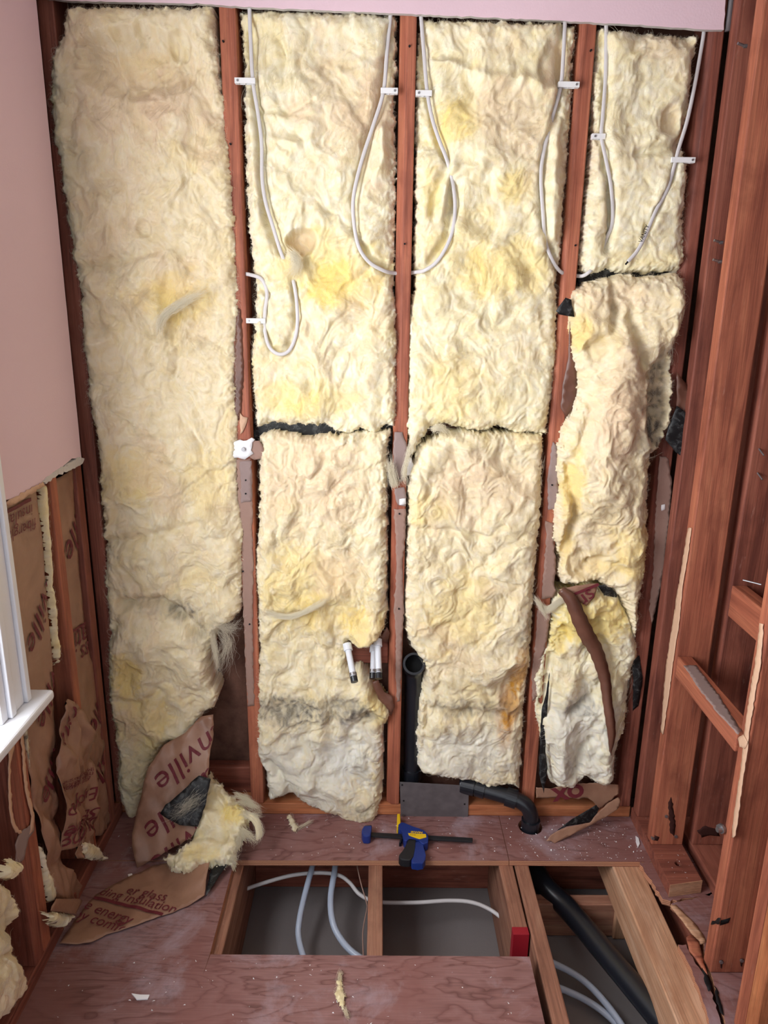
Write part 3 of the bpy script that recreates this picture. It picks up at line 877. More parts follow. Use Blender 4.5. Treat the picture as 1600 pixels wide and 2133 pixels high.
scrap(wb, BACK, [(848, 950), (858, 955), (861, 975), (856, 990), (846, 990)], M['plaster'], 'plaster_scrap', h=.005)
scrap(wb, BACK, [(823, 1018), (842, 1015), (846, 1030), (845, 1055), (830, 1052), (824, 1040)], M['tear_grey'], h=.003)
scrap(wb, BACK, [(832, 1040), (845, 1038), (846, 1050), (832, 1052)], M['plaster'], 'plaster_scrap', h=.005)
scrap(wb, BACK, [(820, 1060), (845, 1060), (845, 1110), (838, 1180), (842, 1270), (838, 1330), (834, 1460), (826, 1462), (824, 1400), (825, 1330), (820, 1270), (826, 1180), (824, 1120)], M['tear'])
scrap(wb, BACK, [(1152, 920), (1160, 930), (1164, 1000), (1160, 1060), (1142, 1062), (1140, 1000)], M['tear_grey'], h=.003)
scrap(wb, BACK, [(1136, 1085), (1152, 1090), (1158, 1180), (1155, 1220), (1160, 1230), (1152, 1245), (1128, 1248), (1133, 1180), (1138, 1120)], M['tear'], h=.003)
scrap(wb, BACK, [(1120, 1270), (1148, 1275), (1140, 1330), (1128, 1380), (1122, 1450), (1108, 1460), (1108, 1400), (1116, 1330)], M['tear'], h=.003)
scrap(wb, BACK, [(1374, 950), (1392, 955), (1400, 1000), (1395, 1090), (1386, 1180), (1370, 1250), (1358, 1300), (1352, 1270), (1362, 1180), (1366, 1060)], M['tear'], h=.002)
scrap(wb, BACK, [(1378, 1052), (1386, 1050), (1386, 1062), (1378, 1064)], M['plaster'], 'plaster_scrap', h=.004)
RF = PXR(RX)
scrap(wr, PXR(RX), [(1433, 1100), (1440, 1100), (1434, 1150), (1422, 1220), (1414, 1300), (1403, 1370), (1394, 1440), (1384, 1510), (1381, 1530), (1376, 1525), (1380, 1470), (1388, 1380), (1402, 1290), (1416, 1200), (1426, 1140)], M['tear_light'], h=.003)
scrap(wr, PXR(RX+.008), [(1582, 1298), (1590, 1300), (1585, 1380), (1572, 1450), (1561, 1520), (1556, 1570), (1545, 1640), (1538, 1700), (1532, 1740), (1524, 1745), (1528, 1700), (1543, 1600), (1552, 1510), (1566, 1420), (1578, 1340)], M['tear_light'], h=.003)
scrap(wr, PXR(RX+.008), [(1537, 1538), (1548, 1530), (1557, 1546), (1550, 1560), (1540, 1556)], M['tear_light'], h=.005)
scrap(wr, PY(-.54), [(1502, 1918), (1522, 1912), (1518, 1922), (1500, 1928)], M['ink'], 'black_smear', h=.001)
scrap(wr, PXR(RX+.008), [(1482, 1920), (1500, 1912), (1498, 1924), (1481, 1926)], M['ink'], 'black_smear', h=.002)
scrap(wr, PZ(.0), [(1462, 2005), (1470, 2008), (1478, 2040), (1482, 2060), (1476, 2064), (1468, 2045)], M['ink'], 'black_smear', h=.003)
scrap(wr, PZ(.0), [(1488, 2052), (1494, 2060), (1504, 2095), (1508, 2115), (1500, 2108), (1492, 2080)], M['ink'], 'black_smear', h=.003)
scrap(wr, PZ(.6215), [(1424, 1386), (1450, 1385), (1500, 1450), (1545, 1522), (1538, 1530), (1500, 1490), (1460, 1440)], M['tear_grey'], h=.0005, rag=.003)
for yy, pts in ((-.163, [(1392, 1672), (1398, 1660), (1404, 1690), (1408, 1720), (1404, 1742), (1396, 1735), (1394, 1700)]), (-.163, [(1364, 1740), (1374, 1744), (1370, 1752), (1362, 1750)]), (-.162, [(1452, 1730), (1470, 1720), (1490, 1726), (1500, 1742), (1480, 1740), (1462, 1745)]), (-.54, [(1500, 2000), (1506, 2000), (1504, 2018), (1501, 2016)]), (-.54, [(1543, 1997), (1549, 1997), (1546, 2014), (1543, 2012)])):
    scrap(wr, PY(yy), pts, M['stain'], 'stain', th=.0003, h=.0006, hf=lambda a, b: 0*a)
scrap(wl, PX(LX), [(18, 1550), (30, 1540), (30, 1560), (22, 1590), (23, 1640), (26, 1690), (34, 1720), (46, 1735), (40, 1738), (28, 1725), (20, 1690), (18, 1640)], M['tear_light'], h=.004)
scrap(wl, PX(LX), [(40, 1512), (46, 1512), (52, 1570), (58, 1640), (66, 1670), (72, 1700), (70, 1730), (62, 1738), (66, 1700), (58, 1670), (52, 1640), (46, 1570)], M['tear_light'], h=.004)
scrap(wl, PX(LX), [(42, 1735), (68, 1715), (72, 1730), (60, 1745), (50, 1790), (34, 1800), (32, 1760)], M['tear_grey'], h=.003)
scrap(wl, PX(LX), [(0, 1545), (40, 1505), (44, 1520), (20, 1545), (5, 1580), (0, 1590)], M['tear_grey'], h=.003)

# ---- screws, nails and old holes in the framing
def screw(parent, p, n, r=.004, mat='screw', name='screw'):
    p = np.array(p); n = np.array(n, float)
    return cyl(name, parent, p-n*.004, p+n*.003, r, M[mat], 10)
for (x, y) in ((507, 936),): screw(wb, BACK.at(x, y, .012), (0, -1, 0), .005)
for (x, y, pa) in ((465, 86, 'B'), (480, 300, 'B'), (853, 96, 'C'), (843, 508, 'C'), (1231, 105, 'D'), (1199, 511, 'D'), (506, 1190, 'B'), (520, 1300, 'B'), (832, 1070, 'C'), (831, 1268, 'C'), (1150, 1010, 'D'), (512, 1000, 'B'), (512, 1028, 'B'), (833, 997, 'C')):
    screw(wb, BACK.at(x, y, .003), (0, -1, 0), .0022, 'ink', 'nail_hole')
for (x, y, Yp) in ((1502, 2003, -.540), (1545, 2000, -.540), (1360, 1746, -.163), (1408, 1742, -.163), (1388, 1700, -.163)):
    screw(wr, PY(Yp).at(x, y), (0, -1, 0), .0045, 'screw', 'nail')
for (x, y) in ((1552, 96), (1502, 505), (1500, 545)):
    p = PXR(RX).at(x, y); q = screw(wr, p, (-1, 0, 0), .004); cyl('screw', wr, p, p+np.array((-.018, -.004, .004)), .0028, M['screw'], 10)
p = PXR(RX+.008).at(1510, 1725); cyl('bolt', wr, p+np.array((.01, 0, 0)), p+np.array((-.02, -.006, .0)), .006, M['screw'], 10); cyl('bolt', wr, p+np.array((-.006, 0, 0)), p+np.array((-.012, -.003, 0)), .011, M['screw'], 8)
for (x, y) in ((1581, 935), (1578, 985)):
    p = PY(-.162).at(x, y); cyl('nail', wr, p, p+np.array((.004, -.02, -.012)), .002, M['screw'], 8)
p = PXR(.893).at(1548, 1208); cyl('nail', wr, p, p+np.array((.03, -.03, .0)), .002, M['screw'], 8)

# ================================================================== GLASS WOOL BATTS
G = 'yellow insulation batts between the studs'
KR = 'kraft'
b1 = batt('insulation_batt', [(132, 8), (124, 70), (99, 115), (95, 200), (104, 290), (118, 345), (122, 390), (131, 450), (148, 555), (160, 620), (163, 680), (170, 740), (178, 820), (190, 890), (200, 940), (203, 1000), (210, 1080), (213, 1150), (213, 1220), (220, 1290), (222, 1340), (221, 1420), (228, 1500), (238, 1560), (240, 1640), (252, 1690), (279, 1738),
    (290, 1690), (300, 1650), (312, 1600), (340, 1555), (362, 1548), (385, 1552), (398, 1530), (420, 1492), (444, 1480), (453, 1450), (438, 1430), (433, 1385), (440, 1340), (455, 1315), (480, 1300), (503, 1275), (502, 1200), (506, 1110), (497, 1060), (490, 970), (497, 890), (487, 760), (497, 650), (491, 560), (488, 480), (478, 350), (468, 250), (455, 150), (448, 80), (440, 5)],
    front=.022, back=-.02, seed=3, r=.03, label='tall yellow insulation batt beside the pink wall, ragged at the bottom', cat='insulation', group=G, base_tint=(.08, 0, .25), amp=1.15,
    feats=[('dent', 285, 130, 120, 75, .035), ('dent', 370, 90, 25, 30, .02), ('dent', 300, 475, 17, 20, .014), ('crease', [(150, 565), (260, 540), (330, 520)], .012, .018), ('crease', [(340, 600), (360, 660), (310, 720)], .02, .016), ('crease', [(215, 1135), (300, 1120), (420, 1090)], .014, .016), ('crease', [(250, 1260), (330, 1255), (370, 1275), (420, 1320)], .014, .028), ('crease', [(240, 1300), (225, 1330)], .014, .02), ('crease', [(330, 1440), (290, 1470), (250, 1460)], .012, .018), ('step', [(330, 640), (420, 620), (470, 560)], .02, .014), ('step', [(300, 1340), (380, 1330), (420, 1400)], .04, .02), ('step', [(480, 1130), (440, 1080), (470, 1180)], .03, .02)],
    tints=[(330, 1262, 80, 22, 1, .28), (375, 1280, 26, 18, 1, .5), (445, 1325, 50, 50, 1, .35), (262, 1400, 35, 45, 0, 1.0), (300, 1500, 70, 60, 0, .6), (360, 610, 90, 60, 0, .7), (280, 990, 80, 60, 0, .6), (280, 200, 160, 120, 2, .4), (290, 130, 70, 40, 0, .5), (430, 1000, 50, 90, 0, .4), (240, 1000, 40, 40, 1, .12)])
b2 = batt('insulation_batt', [(492, 8), (503, 120), (504, 300), (510, 430), (521, 540), (529, 600), (523, 700), (520, 760), (524, 830), (531, 893), (569, 884), (610, 888), (675, 887), (700, 902), (735, 905), (752, 897), (782, 908), (800, 893), (822, 890), (829, 860), (828, 760), (829, 700), (823, 600), (824, 500), (826, 400), (826, 300), (823, 200), (828, 100), (826, 18)],
    front=.014, back=-.035, seed=11, label='upper yellow insulation batt with the cable looping down to a U bend', cat='insulation', group=G,
    feats=[('crease', [(521, 60), (527, 170), (545, 290), (548, 380), (560, 450), (585, 520)], .012, .030), ('crease', [(815, 60), (797, 200), (760, 320), (738, 410), (742, 480), (770, 540), (820, 565)], .010, .020), ('crease', [(612, 590), (620, 660), (600, 730), (565, 728), (552, 690), (555, 610), (520, 572)], .009, .017), ('dent', 628, 502, 32, 28, .045), ('crease', [(508, 20), (515, 300), (530, 560)], .025, .012), ('crease', [(818, 30), (815, 300), (815, 560)], .03, .014), ('dent', 690, 100, 90, 50, .012), ('crease', [(545, 225), (600, 232), (650, 210)], .008, .014), ('step', [(640, 180), (650, 330), (600, 300)], .03, .010), ('step', [(780, 650), (770, 800)], .02, .008), ('step', [(795, 270), (800, 330), (790, 350)], .014, .018), ('step', [(515, 200), (525, 330), (535, 440)], .012, .014), ('crease', [(770, 560), (720, 600)], .01, .01), ('step', [(600, 330), (560, 290), (620, 300)], .012, .012)],
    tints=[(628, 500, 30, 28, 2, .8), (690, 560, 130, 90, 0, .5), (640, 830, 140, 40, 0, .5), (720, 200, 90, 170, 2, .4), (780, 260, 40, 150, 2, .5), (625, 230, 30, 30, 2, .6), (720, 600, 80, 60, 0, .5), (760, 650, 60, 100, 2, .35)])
b3 = batt('insulation_batt', [(537, 908), (565, 900), (640, 913), (700, 906), (760, 903), (816, 900), (808, 960), (809, 1100), (807, 1200), (808, 1285), (803, 1315), (788, 1333), (770, 1352), (745, 1360), (726, 1345), (722, 1385), (735, 1400), (756, 1402), (772, 1415), (780, 1448), (797, 1462), (812, 1480), (814, 1500), (800, 1525), (799, 1600), (797, 1650), (788, 1718), (752, 1722), (716, 1726), (690, 1706), (640, 1690), (610, 1668), (575, 1672), (558, 1677), (551, 1625), (533, 1580), (531, 1500), (533, 1420), (537, 1350), (534, 1290), (530, 1200), (535, 1100), (537, 1000)],
    front=.022, back=-.03, seed=22, label='lower yellow insulation batt with a grey stain band and two white pipe stubs', cat='insulation', group=G, base_tint=(.05, 0, .15), amp=1.2,
    feats=[('crease', [(535, 1285), (620, 1275), (700, 1290)], .012, .010), ('crease', [(535, 1485), (600, 1478), (680, 1470), (720, 1460)], .022, .010), ('step', [(690, 1440), (660, 1560), (640, 1640)], .03, .016), ('step', [(760, 1450), (800, 1490)], .02, .014), ('step', [(760, 1335), (790, 1320)], .02, .014), ('crease', [(725, 1530), (735, 1560)], .02, .014), ('step', [(700, 1640), (760, 1700)], .05, .022), ('crease', [(560, 1590), (600, 1640), (600, 1680)], .012, .016)],
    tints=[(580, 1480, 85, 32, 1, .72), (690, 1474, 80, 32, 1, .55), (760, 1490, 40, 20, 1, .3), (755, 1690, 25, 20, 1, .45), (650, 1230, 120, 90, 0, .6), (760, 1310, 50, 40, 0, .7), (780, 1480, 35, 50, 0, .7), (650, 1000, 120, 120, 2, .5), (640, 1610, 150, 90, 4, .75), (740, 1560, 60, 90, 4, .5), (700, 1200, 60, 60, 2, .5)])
b4 = batt('insulation_batt', [(876, 28), (868, 120), (866, 250), (864, 400), (862, 540), (862, 600), (851, 660), (846, 720), (848, 800), (845, 880), (850, 930), (858, 955), (868, 945), (882, 915), (900, 893), (930, 887), (1000, 902), (1040, 892), (1080, 903), (1120, 907), (1146, 907), (1152, 850), (1164, 760), (1168, 650), (1165, 590), (1176, 520), (1184, 400), (1194, 250), (1200, 120), (1208, 40)],
    front=.014, back=-.035, seed=37, label='upper yellow insulation batt below the pink drywall, between the two cable loops', cat='insulation', group=G, base_tint=(.05, 0, 0), amp=1.1,
    feats=[('crease', [(883, 100), (893, 200), (915, 290), (935, 345), (945, 420), (930, 500), (890, 555), (862, 562)], .011, .024), ('crease', [(1176, 60), (1168, 190), (1140, 300), (1129, 380), (1134, 470), (1155, 540), (1172, 570)], .011, .022), ('crease', [(930, 350), (910, 420), (905, 440)], .012, .022), ('crease', [(875, 60), (870, 300)], .03, .014), ('crease', [(1195, 60), (1180, 400), (1172, 520)], .03, .014), ('dent', 1150, 140, 30, 60, .014), ('dent', 930, 115, 30, 14, .012), ('step', [(920, 120), (1010, 165), (1080, 170)], .012, .012), ('step', [(1090, 165), (1150, 190)], .012, .012), ('step', [(950, 470), (1040, 520), (1080, 580)], .02, .012), ('step', [(938, 352), (925, 400), (915, 445)], .014, .026), ('step', [(1150, 260), (1155, 400), (1150, 490)], .016, .014), ('step', [(1000, 350), (930, 345)], .012, .012)],
    tints=[(1060, 250, 80, 90, 2, .5), (1050, 560, 90, 70, 0, .5), (940, 250, 60, 60, 0, .6), (1070, 390, 40, 40, 0, .6), (900, 400, 25, 60, 0, .4), (930, 810, 70, 80, 0, .35), (1160, 150, 30, 90, 2, .7)])
b5 = batt('insulation_batt', [(864, 950), (876, 925), (935, 902), (1000, 901), (1060, 905), (1138, 905), (1136, 980), (1131, 1080), (1121, 1180), (1116, 1250), (1111, 1330), (1106, 1400), (1096, 1480), (1092, 1560), (1086, 1652), (1060, 1642), (1020, 1652), (985, 1637), (930, 1627), (878, 1622), (870, 1600), (868, 1540), (876, 1470), (884, 1420), (882, 1385), (858, 1358), (846, 1330), (843, 1290), (845, 1200), (848, 1100), (850, 990)],
    front=.022, back=-.03, seed=48, label='lower yellow insulation batt right of the black vertical drain pipe', cat='insulation', group=G, base_tint=(.05, 0, .18), amp=1.25,
    feats=[('crease', [(850, 1105), (930, 1105), (1000, 1120)], .010, .014), ('crease', [(890, 1480), (980, 1485), (1040, 1490)], .014, .016), ('crease', [(885, 1420), (890, 1500), (885, 1580)], .010, .016), ('dent', 1075, 1440, 30, 70, .014), ('step', [(930, 920), (880, 980), (870, 1060)], .03, .012), ('step', [(980, 1400), (1060, 1380)], .04, .012), ('step', [(1000, 1250), (1030, 1310)], .03, .010)],
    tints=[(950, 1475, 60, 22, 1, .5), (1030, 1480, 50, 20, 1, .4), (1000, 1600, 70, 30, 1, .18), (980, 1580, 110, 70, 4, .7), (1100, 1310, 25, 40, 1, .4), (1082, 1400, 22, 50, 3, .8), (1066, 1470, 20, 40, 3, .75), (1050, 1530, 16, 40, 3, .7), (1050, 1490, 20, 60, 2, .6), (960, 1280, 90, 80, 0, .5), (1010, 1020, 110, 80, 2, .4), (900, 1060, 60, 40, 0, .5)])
b6 = batt('insulation_batt', [(1253, 50), (1243, 150), (1241, 250), (1231, 350), (1221, 450), (1212, 540), (1216, 560), (1240, 572), (1256, 566), (1272, 558), (1300, 568), (1350, 566), (1426, 565), (1432, 550), (1433, 450), (1441, 335), (1430, 300), (1448, 190), (1457, 120), (1466, 66)],
    front=.014, back=-.035, seed=59, label='short yellow insulation batt behind the cable marked VANITY', cat='insulation', group=G,
    feats=[('crease', [(1262, 70), (1262, 180), (1256, 290), (1272, 380), (1274, 480), (1266, 520)], .010, .026), ('crease', [(1455, 110), (1440, 200), (1418, 300), (1400, 370), (1365, 440), (1340, 490)], .008, .012), ('crease', [(1330, 320), (1400, 305), (1430, 285)], .010, .018), ('dent', 1425, 80, 25, 20, .015), ('dent', 1400, 250, 22, 30, .016), ('step', [(1350, 290), (1420, 280)], .012, .012)],
    tints=[(1380, 90, 60, 40, 2, .5), (1240, 300, 20, 60, 2, .5), (1340, 540, 90, 20, 0, .25), (1400, 250, 25, 40, 2, .5)])
b7 = batt('insulation_batt', [(1225, 590), (1260, 578), (1300, 568), (1350, 572), (1412, 566), (1436, 580), (1434, 650), (1425, 690), (1407, 735), (1413, 800), (1406, 880), (1386, 925), (1362, 955), (1358, 1050), (1361, 1120), (1352, 1200), (1338, 1270), (1333, 1345), (1318, 1310), (1304, 1262), (1282, 1235), (1250, 1218), (1205, 1224), (1180, 1226), (1168, 1205), (1172, 1165), (1159, 1130), (1160, 1080), (1168, 1020), (1165, 960), (1171, 900), (1195, 865), (1206, 820), (1204, 780), (1194, 735), (1190, 690), (1188, 640), (1200, 605)],
    front=.045, back=-.015, seed=66, r=.045, label='crumpled yellow insulation batt with a dark brown hollow, sagging out of its bay', cat='insulation', group=G, base_tint=(.08, 0, .3), amp=1.5,
    feats=[('dent', 1375, 830, 32, 95, .05), ('crease', [(1285, 640), (1275, 700), (1230, 720)], .012, .03), ('crease', [(1315, 660), (1330, 720), (1350, 780)], .014, .03), ('step', [(1300, 720), (1290, 820), (1270, 900), (1260, 1000)], .06, .035), ('crease', [(1205, 800), (1230, 850), (1200, 950)], .012, .02), ('crease', [(1185, 960), (1200, 1080), (1175, 1170)], .014, .03), ('dent', 1260, 1190, 50, 30, .025), ('dent', 1210, 1180, 25, 30, .02), ('step', [(1180, 1050), (1165, 1120)], .02, .02), ('step', [(1420, 620), (1390, 700)], .03, .02), ('crease', [(1280, 600), (1280, 640)], .012, .02)],
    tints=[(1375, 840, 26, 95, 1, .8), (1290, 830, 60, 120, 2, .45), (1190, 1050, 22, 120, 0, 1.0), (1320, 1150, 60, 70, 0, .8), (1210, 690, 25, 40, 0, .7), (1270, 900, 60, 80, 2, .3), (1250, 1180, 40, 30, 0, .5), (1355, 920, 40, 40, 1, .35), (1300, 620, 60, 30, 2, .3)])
b8 = batt('insulation_batt', [(1152, 1262), (1170, 1240), (1215, 1245), (1245, 1232), (1290, 1238), (1318, 1290), (1330, 1330), (1337, 1362), (1318, 1440), (1310, 1520), (1288, 1570), (1282, 1632), (1255, 1644), (1222, 1622), (1200, 1645), (1172, 1650), (1150, 1640), (1142, 1560), (1128, 1548), (1118, 1500), (1116, 1420), (1128, 1380), (1148, 1350), (1152, 1300)],
    front=.030, back=-.02, seed=73, r=.04, label='pale insulation batt low in its bay with a brown strip hanging across it', cat='insulation', group=G, amp=1.4, yel=.2,
    feats=[('crease', [(1135, 1470), (1145, 1400), (1150, 1370)], .012, .03), ('crease', [(1195, 1480), (1240, 1450), (1250, 1420)], .014, .016), ('step', [(1190, 1400), (1170, 1500), (1165, 1600)], .03, .02), ('crease', [(1200, 1610), (1210, 1560), (1230, 1540)], .014, .018), ('step', [(1260, 1480), (1265, 1600)], .03, .018), ('dent', 1170, 1330, 20, 30, .02), ('dent', 1230, 1300, 30, 20, .014)],
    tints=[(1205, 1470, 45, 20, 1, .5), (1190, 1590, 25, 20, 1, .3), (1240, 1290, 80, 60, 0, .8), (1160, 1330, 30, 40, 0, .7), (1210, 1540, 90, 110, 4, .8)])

sheet('black_backing', b3, PY(.045), [(528, 870), (820, 872), (822, 925), (528, 930)], M['tar'], .0012, 0, None, label='black coated sheet added to darken the gap')  # black sheet added behind the gap, standing in for its deep shade
sheet('black_backing', b7, PY(.045), [(1205, 545), (1430, 548), (1432, 605), (1203, 610)], M['tar'], .0012, 0, None)  # likewise put in to darken the gap above the crumpled batt
scrap(wb, BACK, [(492, 640), (501, 645), (505, 700), (507, 780), (502, 860), (494, 885), (488, 870), (487, 760)], M['kraft_dark'], h=.003)
# pulled-out fibres
def bp(x, y, h=.03): return BACK.at(x, y, h)
wisp(b1, [bp(450, 1300), bp(474, 1335, .02), bp(466, 1370, .01), bp(450, 1405, .02)], 150, .010, r=.00014, seed=1, tint=(0, .15, 0), flare=1.5)
wisp(b1, [bp(440, 1310), bp(450, 1360), bp(456, 1405)], 120, .005, r=.00014, seed=2, tint=(0, .0, 0))
wisp(b1, [bp(440, 1290), bp(475, 1310, .02), bp(498, 1298, .01)], 140, .009, r=.00014, seed=3, tint=(0, .25, .1), flare=1.3)
wisp(b2, [bp(600, 520), bp(620, 545, .04), bp(605, 575, .03)], 300, .006, seed=4, flare=1.5)
wisp(b3, [bp(540, 1270), bp(600, 1285, .035), bp(660, 1262, .04), bp(690, 1240, .03)], 220, .004, seed=5)
wisp(b4, [bp(865, 900), bp(850, 950), bp(842, 990, .02), bp(850, 1010, .02)], 120, .005, seed=6)
wisp(b3, [bp(812, 960), bp(815, 985, .02), bp(822, 1010, .012), bp(810, 935)], 160, .006, seed=7)
wisp(b8, [bp(1120, 1255, .02), bp(1140, 1270, .03), bp(1170, 1250, .035), bp(1185, 1245, .03)], 260, .005, seed=8)
wisp(b8, [bp(1140, 1290), bp(1125, 1260, .03), bp(1110, 1240, .02)], 120, .004, seed=9)
wisp(b1, [bp(330, 700, .05), bp(340, 660, .055), bp(390, 625, .05), bp(440, 600, .045)], 260, .006, seed=10)
wisp(b5, [bp(900, 895, .03), bp(915, 890, .04), bp(935, 900, .03)], 200, .005, seed=12)
# ---- paper facings that belong to the batts
def crump(amp, f=14, s=0):
    return lambda a, b: amp*(np.abs(gnoise(a*f+s, b*f*.6-s, 71+s))*1.4+.6*np.abs(gnoise(a*f*2.3, b*f*1.6, 72+s))+.3*np.abs(gnoise(a*f*4.5, b*f*3.5, 73+s)))
sheet('paper_flap', b7, PY(-.03), [(1158, 648), (1178, 620), (1190, 624), (1196, 660), (1180, 658), (1165, 655)], M['tar'], .0015, 0, crump(.004), rag=.002, label='black asphalt-coated paper corner')
sheet('paper_flap', b7, PY(-.012), [(1186, 670), (1194, 735), (1200, 770), (1202, 810), (1194, 850), (1178, 870), (1168, 850), (1172, 800), (1184, 740)], M['kraft_dark'], .0015, 0, crump(.004), rag=.002)
sheet('paper_flap', b7, PY(-.02), [(1408, 775), (1430, 800), (1455, 850), (1450, 900), (1440, 965), (1428, 940), (1412, 900), (1408, 840)], M['kraft_dark'], .0015, 0, crump(.01, 9), rag=.002)
sheet('paper_flap', b7, PY(-.028), [(1410, 845), (1432, 862), (1442, 900), (1444, 970), (1425, 955), (1405, 940), (1385, 915), (1392, 890)], M['tar'], .0015, 0, crump(.006), rag=.003, label='black asphalt-coated paper flap')
sheet('paper_flap', b8, PY(-.030), [(1128, 1480), (1138, 1440), (1145, 1400), (1140, 1480), (1136, 1560), (1140, 1600), (1133, 1652), (1122, 1610), (1124, 1560)], M['tar'], .0015, 0, crump(.004), rag=.002, label='thin black paper strip')
sheet('paper_flap', b8, PY(-.02), [(1245, 1220), (1268, 1216), (1285, 1240), (1280, 1252), (1262, 1245)], M['tar'], .0015, 0, crump(.004), rag=.002)
sheet('paper_flap', b8, PY(.0), [(1318, 1375), (1332, 1365), (1338, 1410), (1330, 1470), (1318, 1480)], M['tar'], .0015, 0, crump(.004), rag=.003)
TRI = PY(-.052)
tri, triP = sheet('paper_flap', b8, TRI, [(1164, 1228), (1200, 1220), (1247, 1215), (1238, 1245), (1222, 1262), (1208, 1255)], M['kraft'], .0012, 0, None, rag=.001, label='tan printed paper corner')
lettering('printed_lettering', tri, TRI, [('us', (1210, 1262), (1240, 1240), 1, 0, .0)], M['print'], clip=triP)
bar_print('printed_band', tri, TRI, (1196, 1240), (1248, 1219), .008, M['print'], clip=triP)
# curved brown strip hanging across the lowest batt
cl = [(1168, 1228), (1190, 1250), (1207, 1290), (1224, 1325), (1240, 1352), (1252, 1385), (1261, 1420), (1265, 1460), (1271, 1500), (1274, 1535), (1271, 1570)]
wd = [.02, .034, .040, .041, .038, .034, .030, .025, .026, .020, .002]
C3 = [BACK.at(x, y, .052+.012*math.sin(i*.9)) for i, (x, y) in enumerate(cl)]
Cs = spline(C3, 6); ws = np.interp(np.linspace(0, 1, len(Cs)), np.linspace(0, 1, len(wd)), wd)
Tn = np.gradient(Cs, axis=0); Tn /= np.linalg.norm(Tn, axis=1)[:, None]
V = []; Fc = []
for i, (p, tt) in enumerate(zip(Cs, Tn)):
    side = np.cross(tt, (0, 1, 0)); side /= np.linalg.norm(side)
    w_ = ws[i]*(1+.06*math.sin(i*1.7)); bend = np.array((0, -.006, 0))
    for q in (-.5, 0, .5): V.append(p+side*w_*q+bend*(1-4*q*q))
for i in range(len(Cs)-1):
    for j in range(2): Fc.append((3*i+j, 3*i+j+1, 3*i+j+4, 3*i+j+3))
st = link('paper_strip', pydata(V, Fc), M['kraft_dark'], None, True, label='long curved brown paper strip hanging across the lowest batt', cat='paper strip')
m = st.modifiers.new('thick', 'SOLIDIFY'); m.thickness = .0018
# kraft paper below that batt, curling out over the bottom plate
def k5(*p): return [(1080+x*.15625, 1580+y*.15625) for x, y in p]
kp = empty('kraft_facing', (.63, -.03, .0), label='tan kraft paper curling out over the bottom plate near the black elbow', cat='paper')
KP = PY(-.014)
sheet('paper_panel', kp, KP, k5((235, 385), (420, 400), (700, 330), (1000, 325), (1330, 350), (1340, 470), (1200, 580), (1060, 700), (1045, 640), (1000, 575), (930, 530), (870, 522), (790, 540), (720, 520), (640, 514), (235, 525)), M['kraft'], .0012, 0, crump(.002), res=.006, rag=.002, backmat=M['tar'])
lettering('printed_lettering', kp, KP, [('OX', (1214, 1632), (1146, 1644), 1, 0, .06)], M['print'], eps=.003)
A0 = np.array(PY(-.020).at(1285, 1662)); A1 = np.array(PZ(.006).at(1150, 1752)); axd = A1-A0
sheet('paper_curl', kp, Plane(A0+np.array((0, .010, .010)), -axd, (0, .25, .97)), k5((520, 960), (700, 820), (1040, 620), (1075, 660), (1040, 760), (960, 850), (800, 880), (640, 905)), M['tar'], .0012, 0, None, res=.006, rag=.001, label='black coated inside of the curl')
LOWP = Plane(A0, -axd, (0, .55, .83))
sheet('paper_curl', kp, LOWP, k5((370, 1100), (430, 1020), (540, 955), (660, 908), (800, 885), (950, 852), (1060, 720), (1200, 590), (1330, 515), (1365, 560), (1330, 670), (1150, 790), (900, 920), (480, 1135), (440, 1100)), M['kraft'], .0012, 0, lambda a_, b_: .002*np.abs(gnoise(a_*30, b_*30, 4)), res=.006, rag=.001)

# ---- leaning paper and torn chunk on the floor, corner by the pink wall
LEAN = Plane((-.5, -.012, .35), (1, 0, 0), (0, .20, .35))
lh = crump(.016, 8, 2)
lp, lpP = sheet('kraft_paper', None, LEAN, [(446, 1488), (444, 1540), (438, 1590), (432, 1640), (425, 1700), (400, 1745), (360, 1765), (330, 1785), (288, 1806), (278, 1760), (276, 1735), (296, 1650), (312, 1600), (345, 1550), (390, 1525), (420, 1492)], M['kraft'], .0014, 0, lh, rag=.003, backmat=M['tar'], label='crumpled tan kraft paper leaning from the left bay down to the floor', cat='paper')
lettering('printed_lettering', lp, LEAN, [('Manville', (482, 1558), (298, 1722), .9, .2, .0), ('Manville', (500, 1645), (310, 1792), .9, .2, .0), ('Manville', (500, 1465), (320, 1620), .9, .2, .0)], M['print'], hf=lh, clip=lpP)
fh = lambda a, b: .003+.05*sstep(-.56, -.40, a)*sstep(-.36, -.22, b)+.006*np.abs(gnoise(a*16, b*16, 5))
fp, fpP = sheet('kraft_paper', None, FLOOR, [(124, 1969), (160, 1915), (199, 1866), (250, 1838), (322, 1806), (380, 1790), (450, 1772), (470, 1790), (440, 1815), (430, 1850), (426, 1872), (405, 1882), (360, 1903), (330, 1912), (270, 1934), (221, 1949), (190, 1966), (161, 1969)], M['kraft'], .0014, 0.002, fh, rag=.002, backmat=M['tar'], label='tan printed kraft paper lying flat on the floor, torn at both edges', cat='paper')
lettering('printed_lettering', fp, FLOOR, [('er glass', (262, 1864), (343, 1882), 1, .1, .0), ('ding insulation', (206, 1868), (362, 1906), 1, .1, .0), ('e energy', (174, 1897), (270, 1930), 1, .1, .0), ('oy comfort', (150, 1914), (280, 1956), 1, .1, .0)], M['print'], hf=fh, h=.002, clip=fpP)
bar_print('printed_band', fp, FLOOR, (194, 1876), (345, 1914), .009, M['print'], hf=fh, h=.002, clip=fpP)
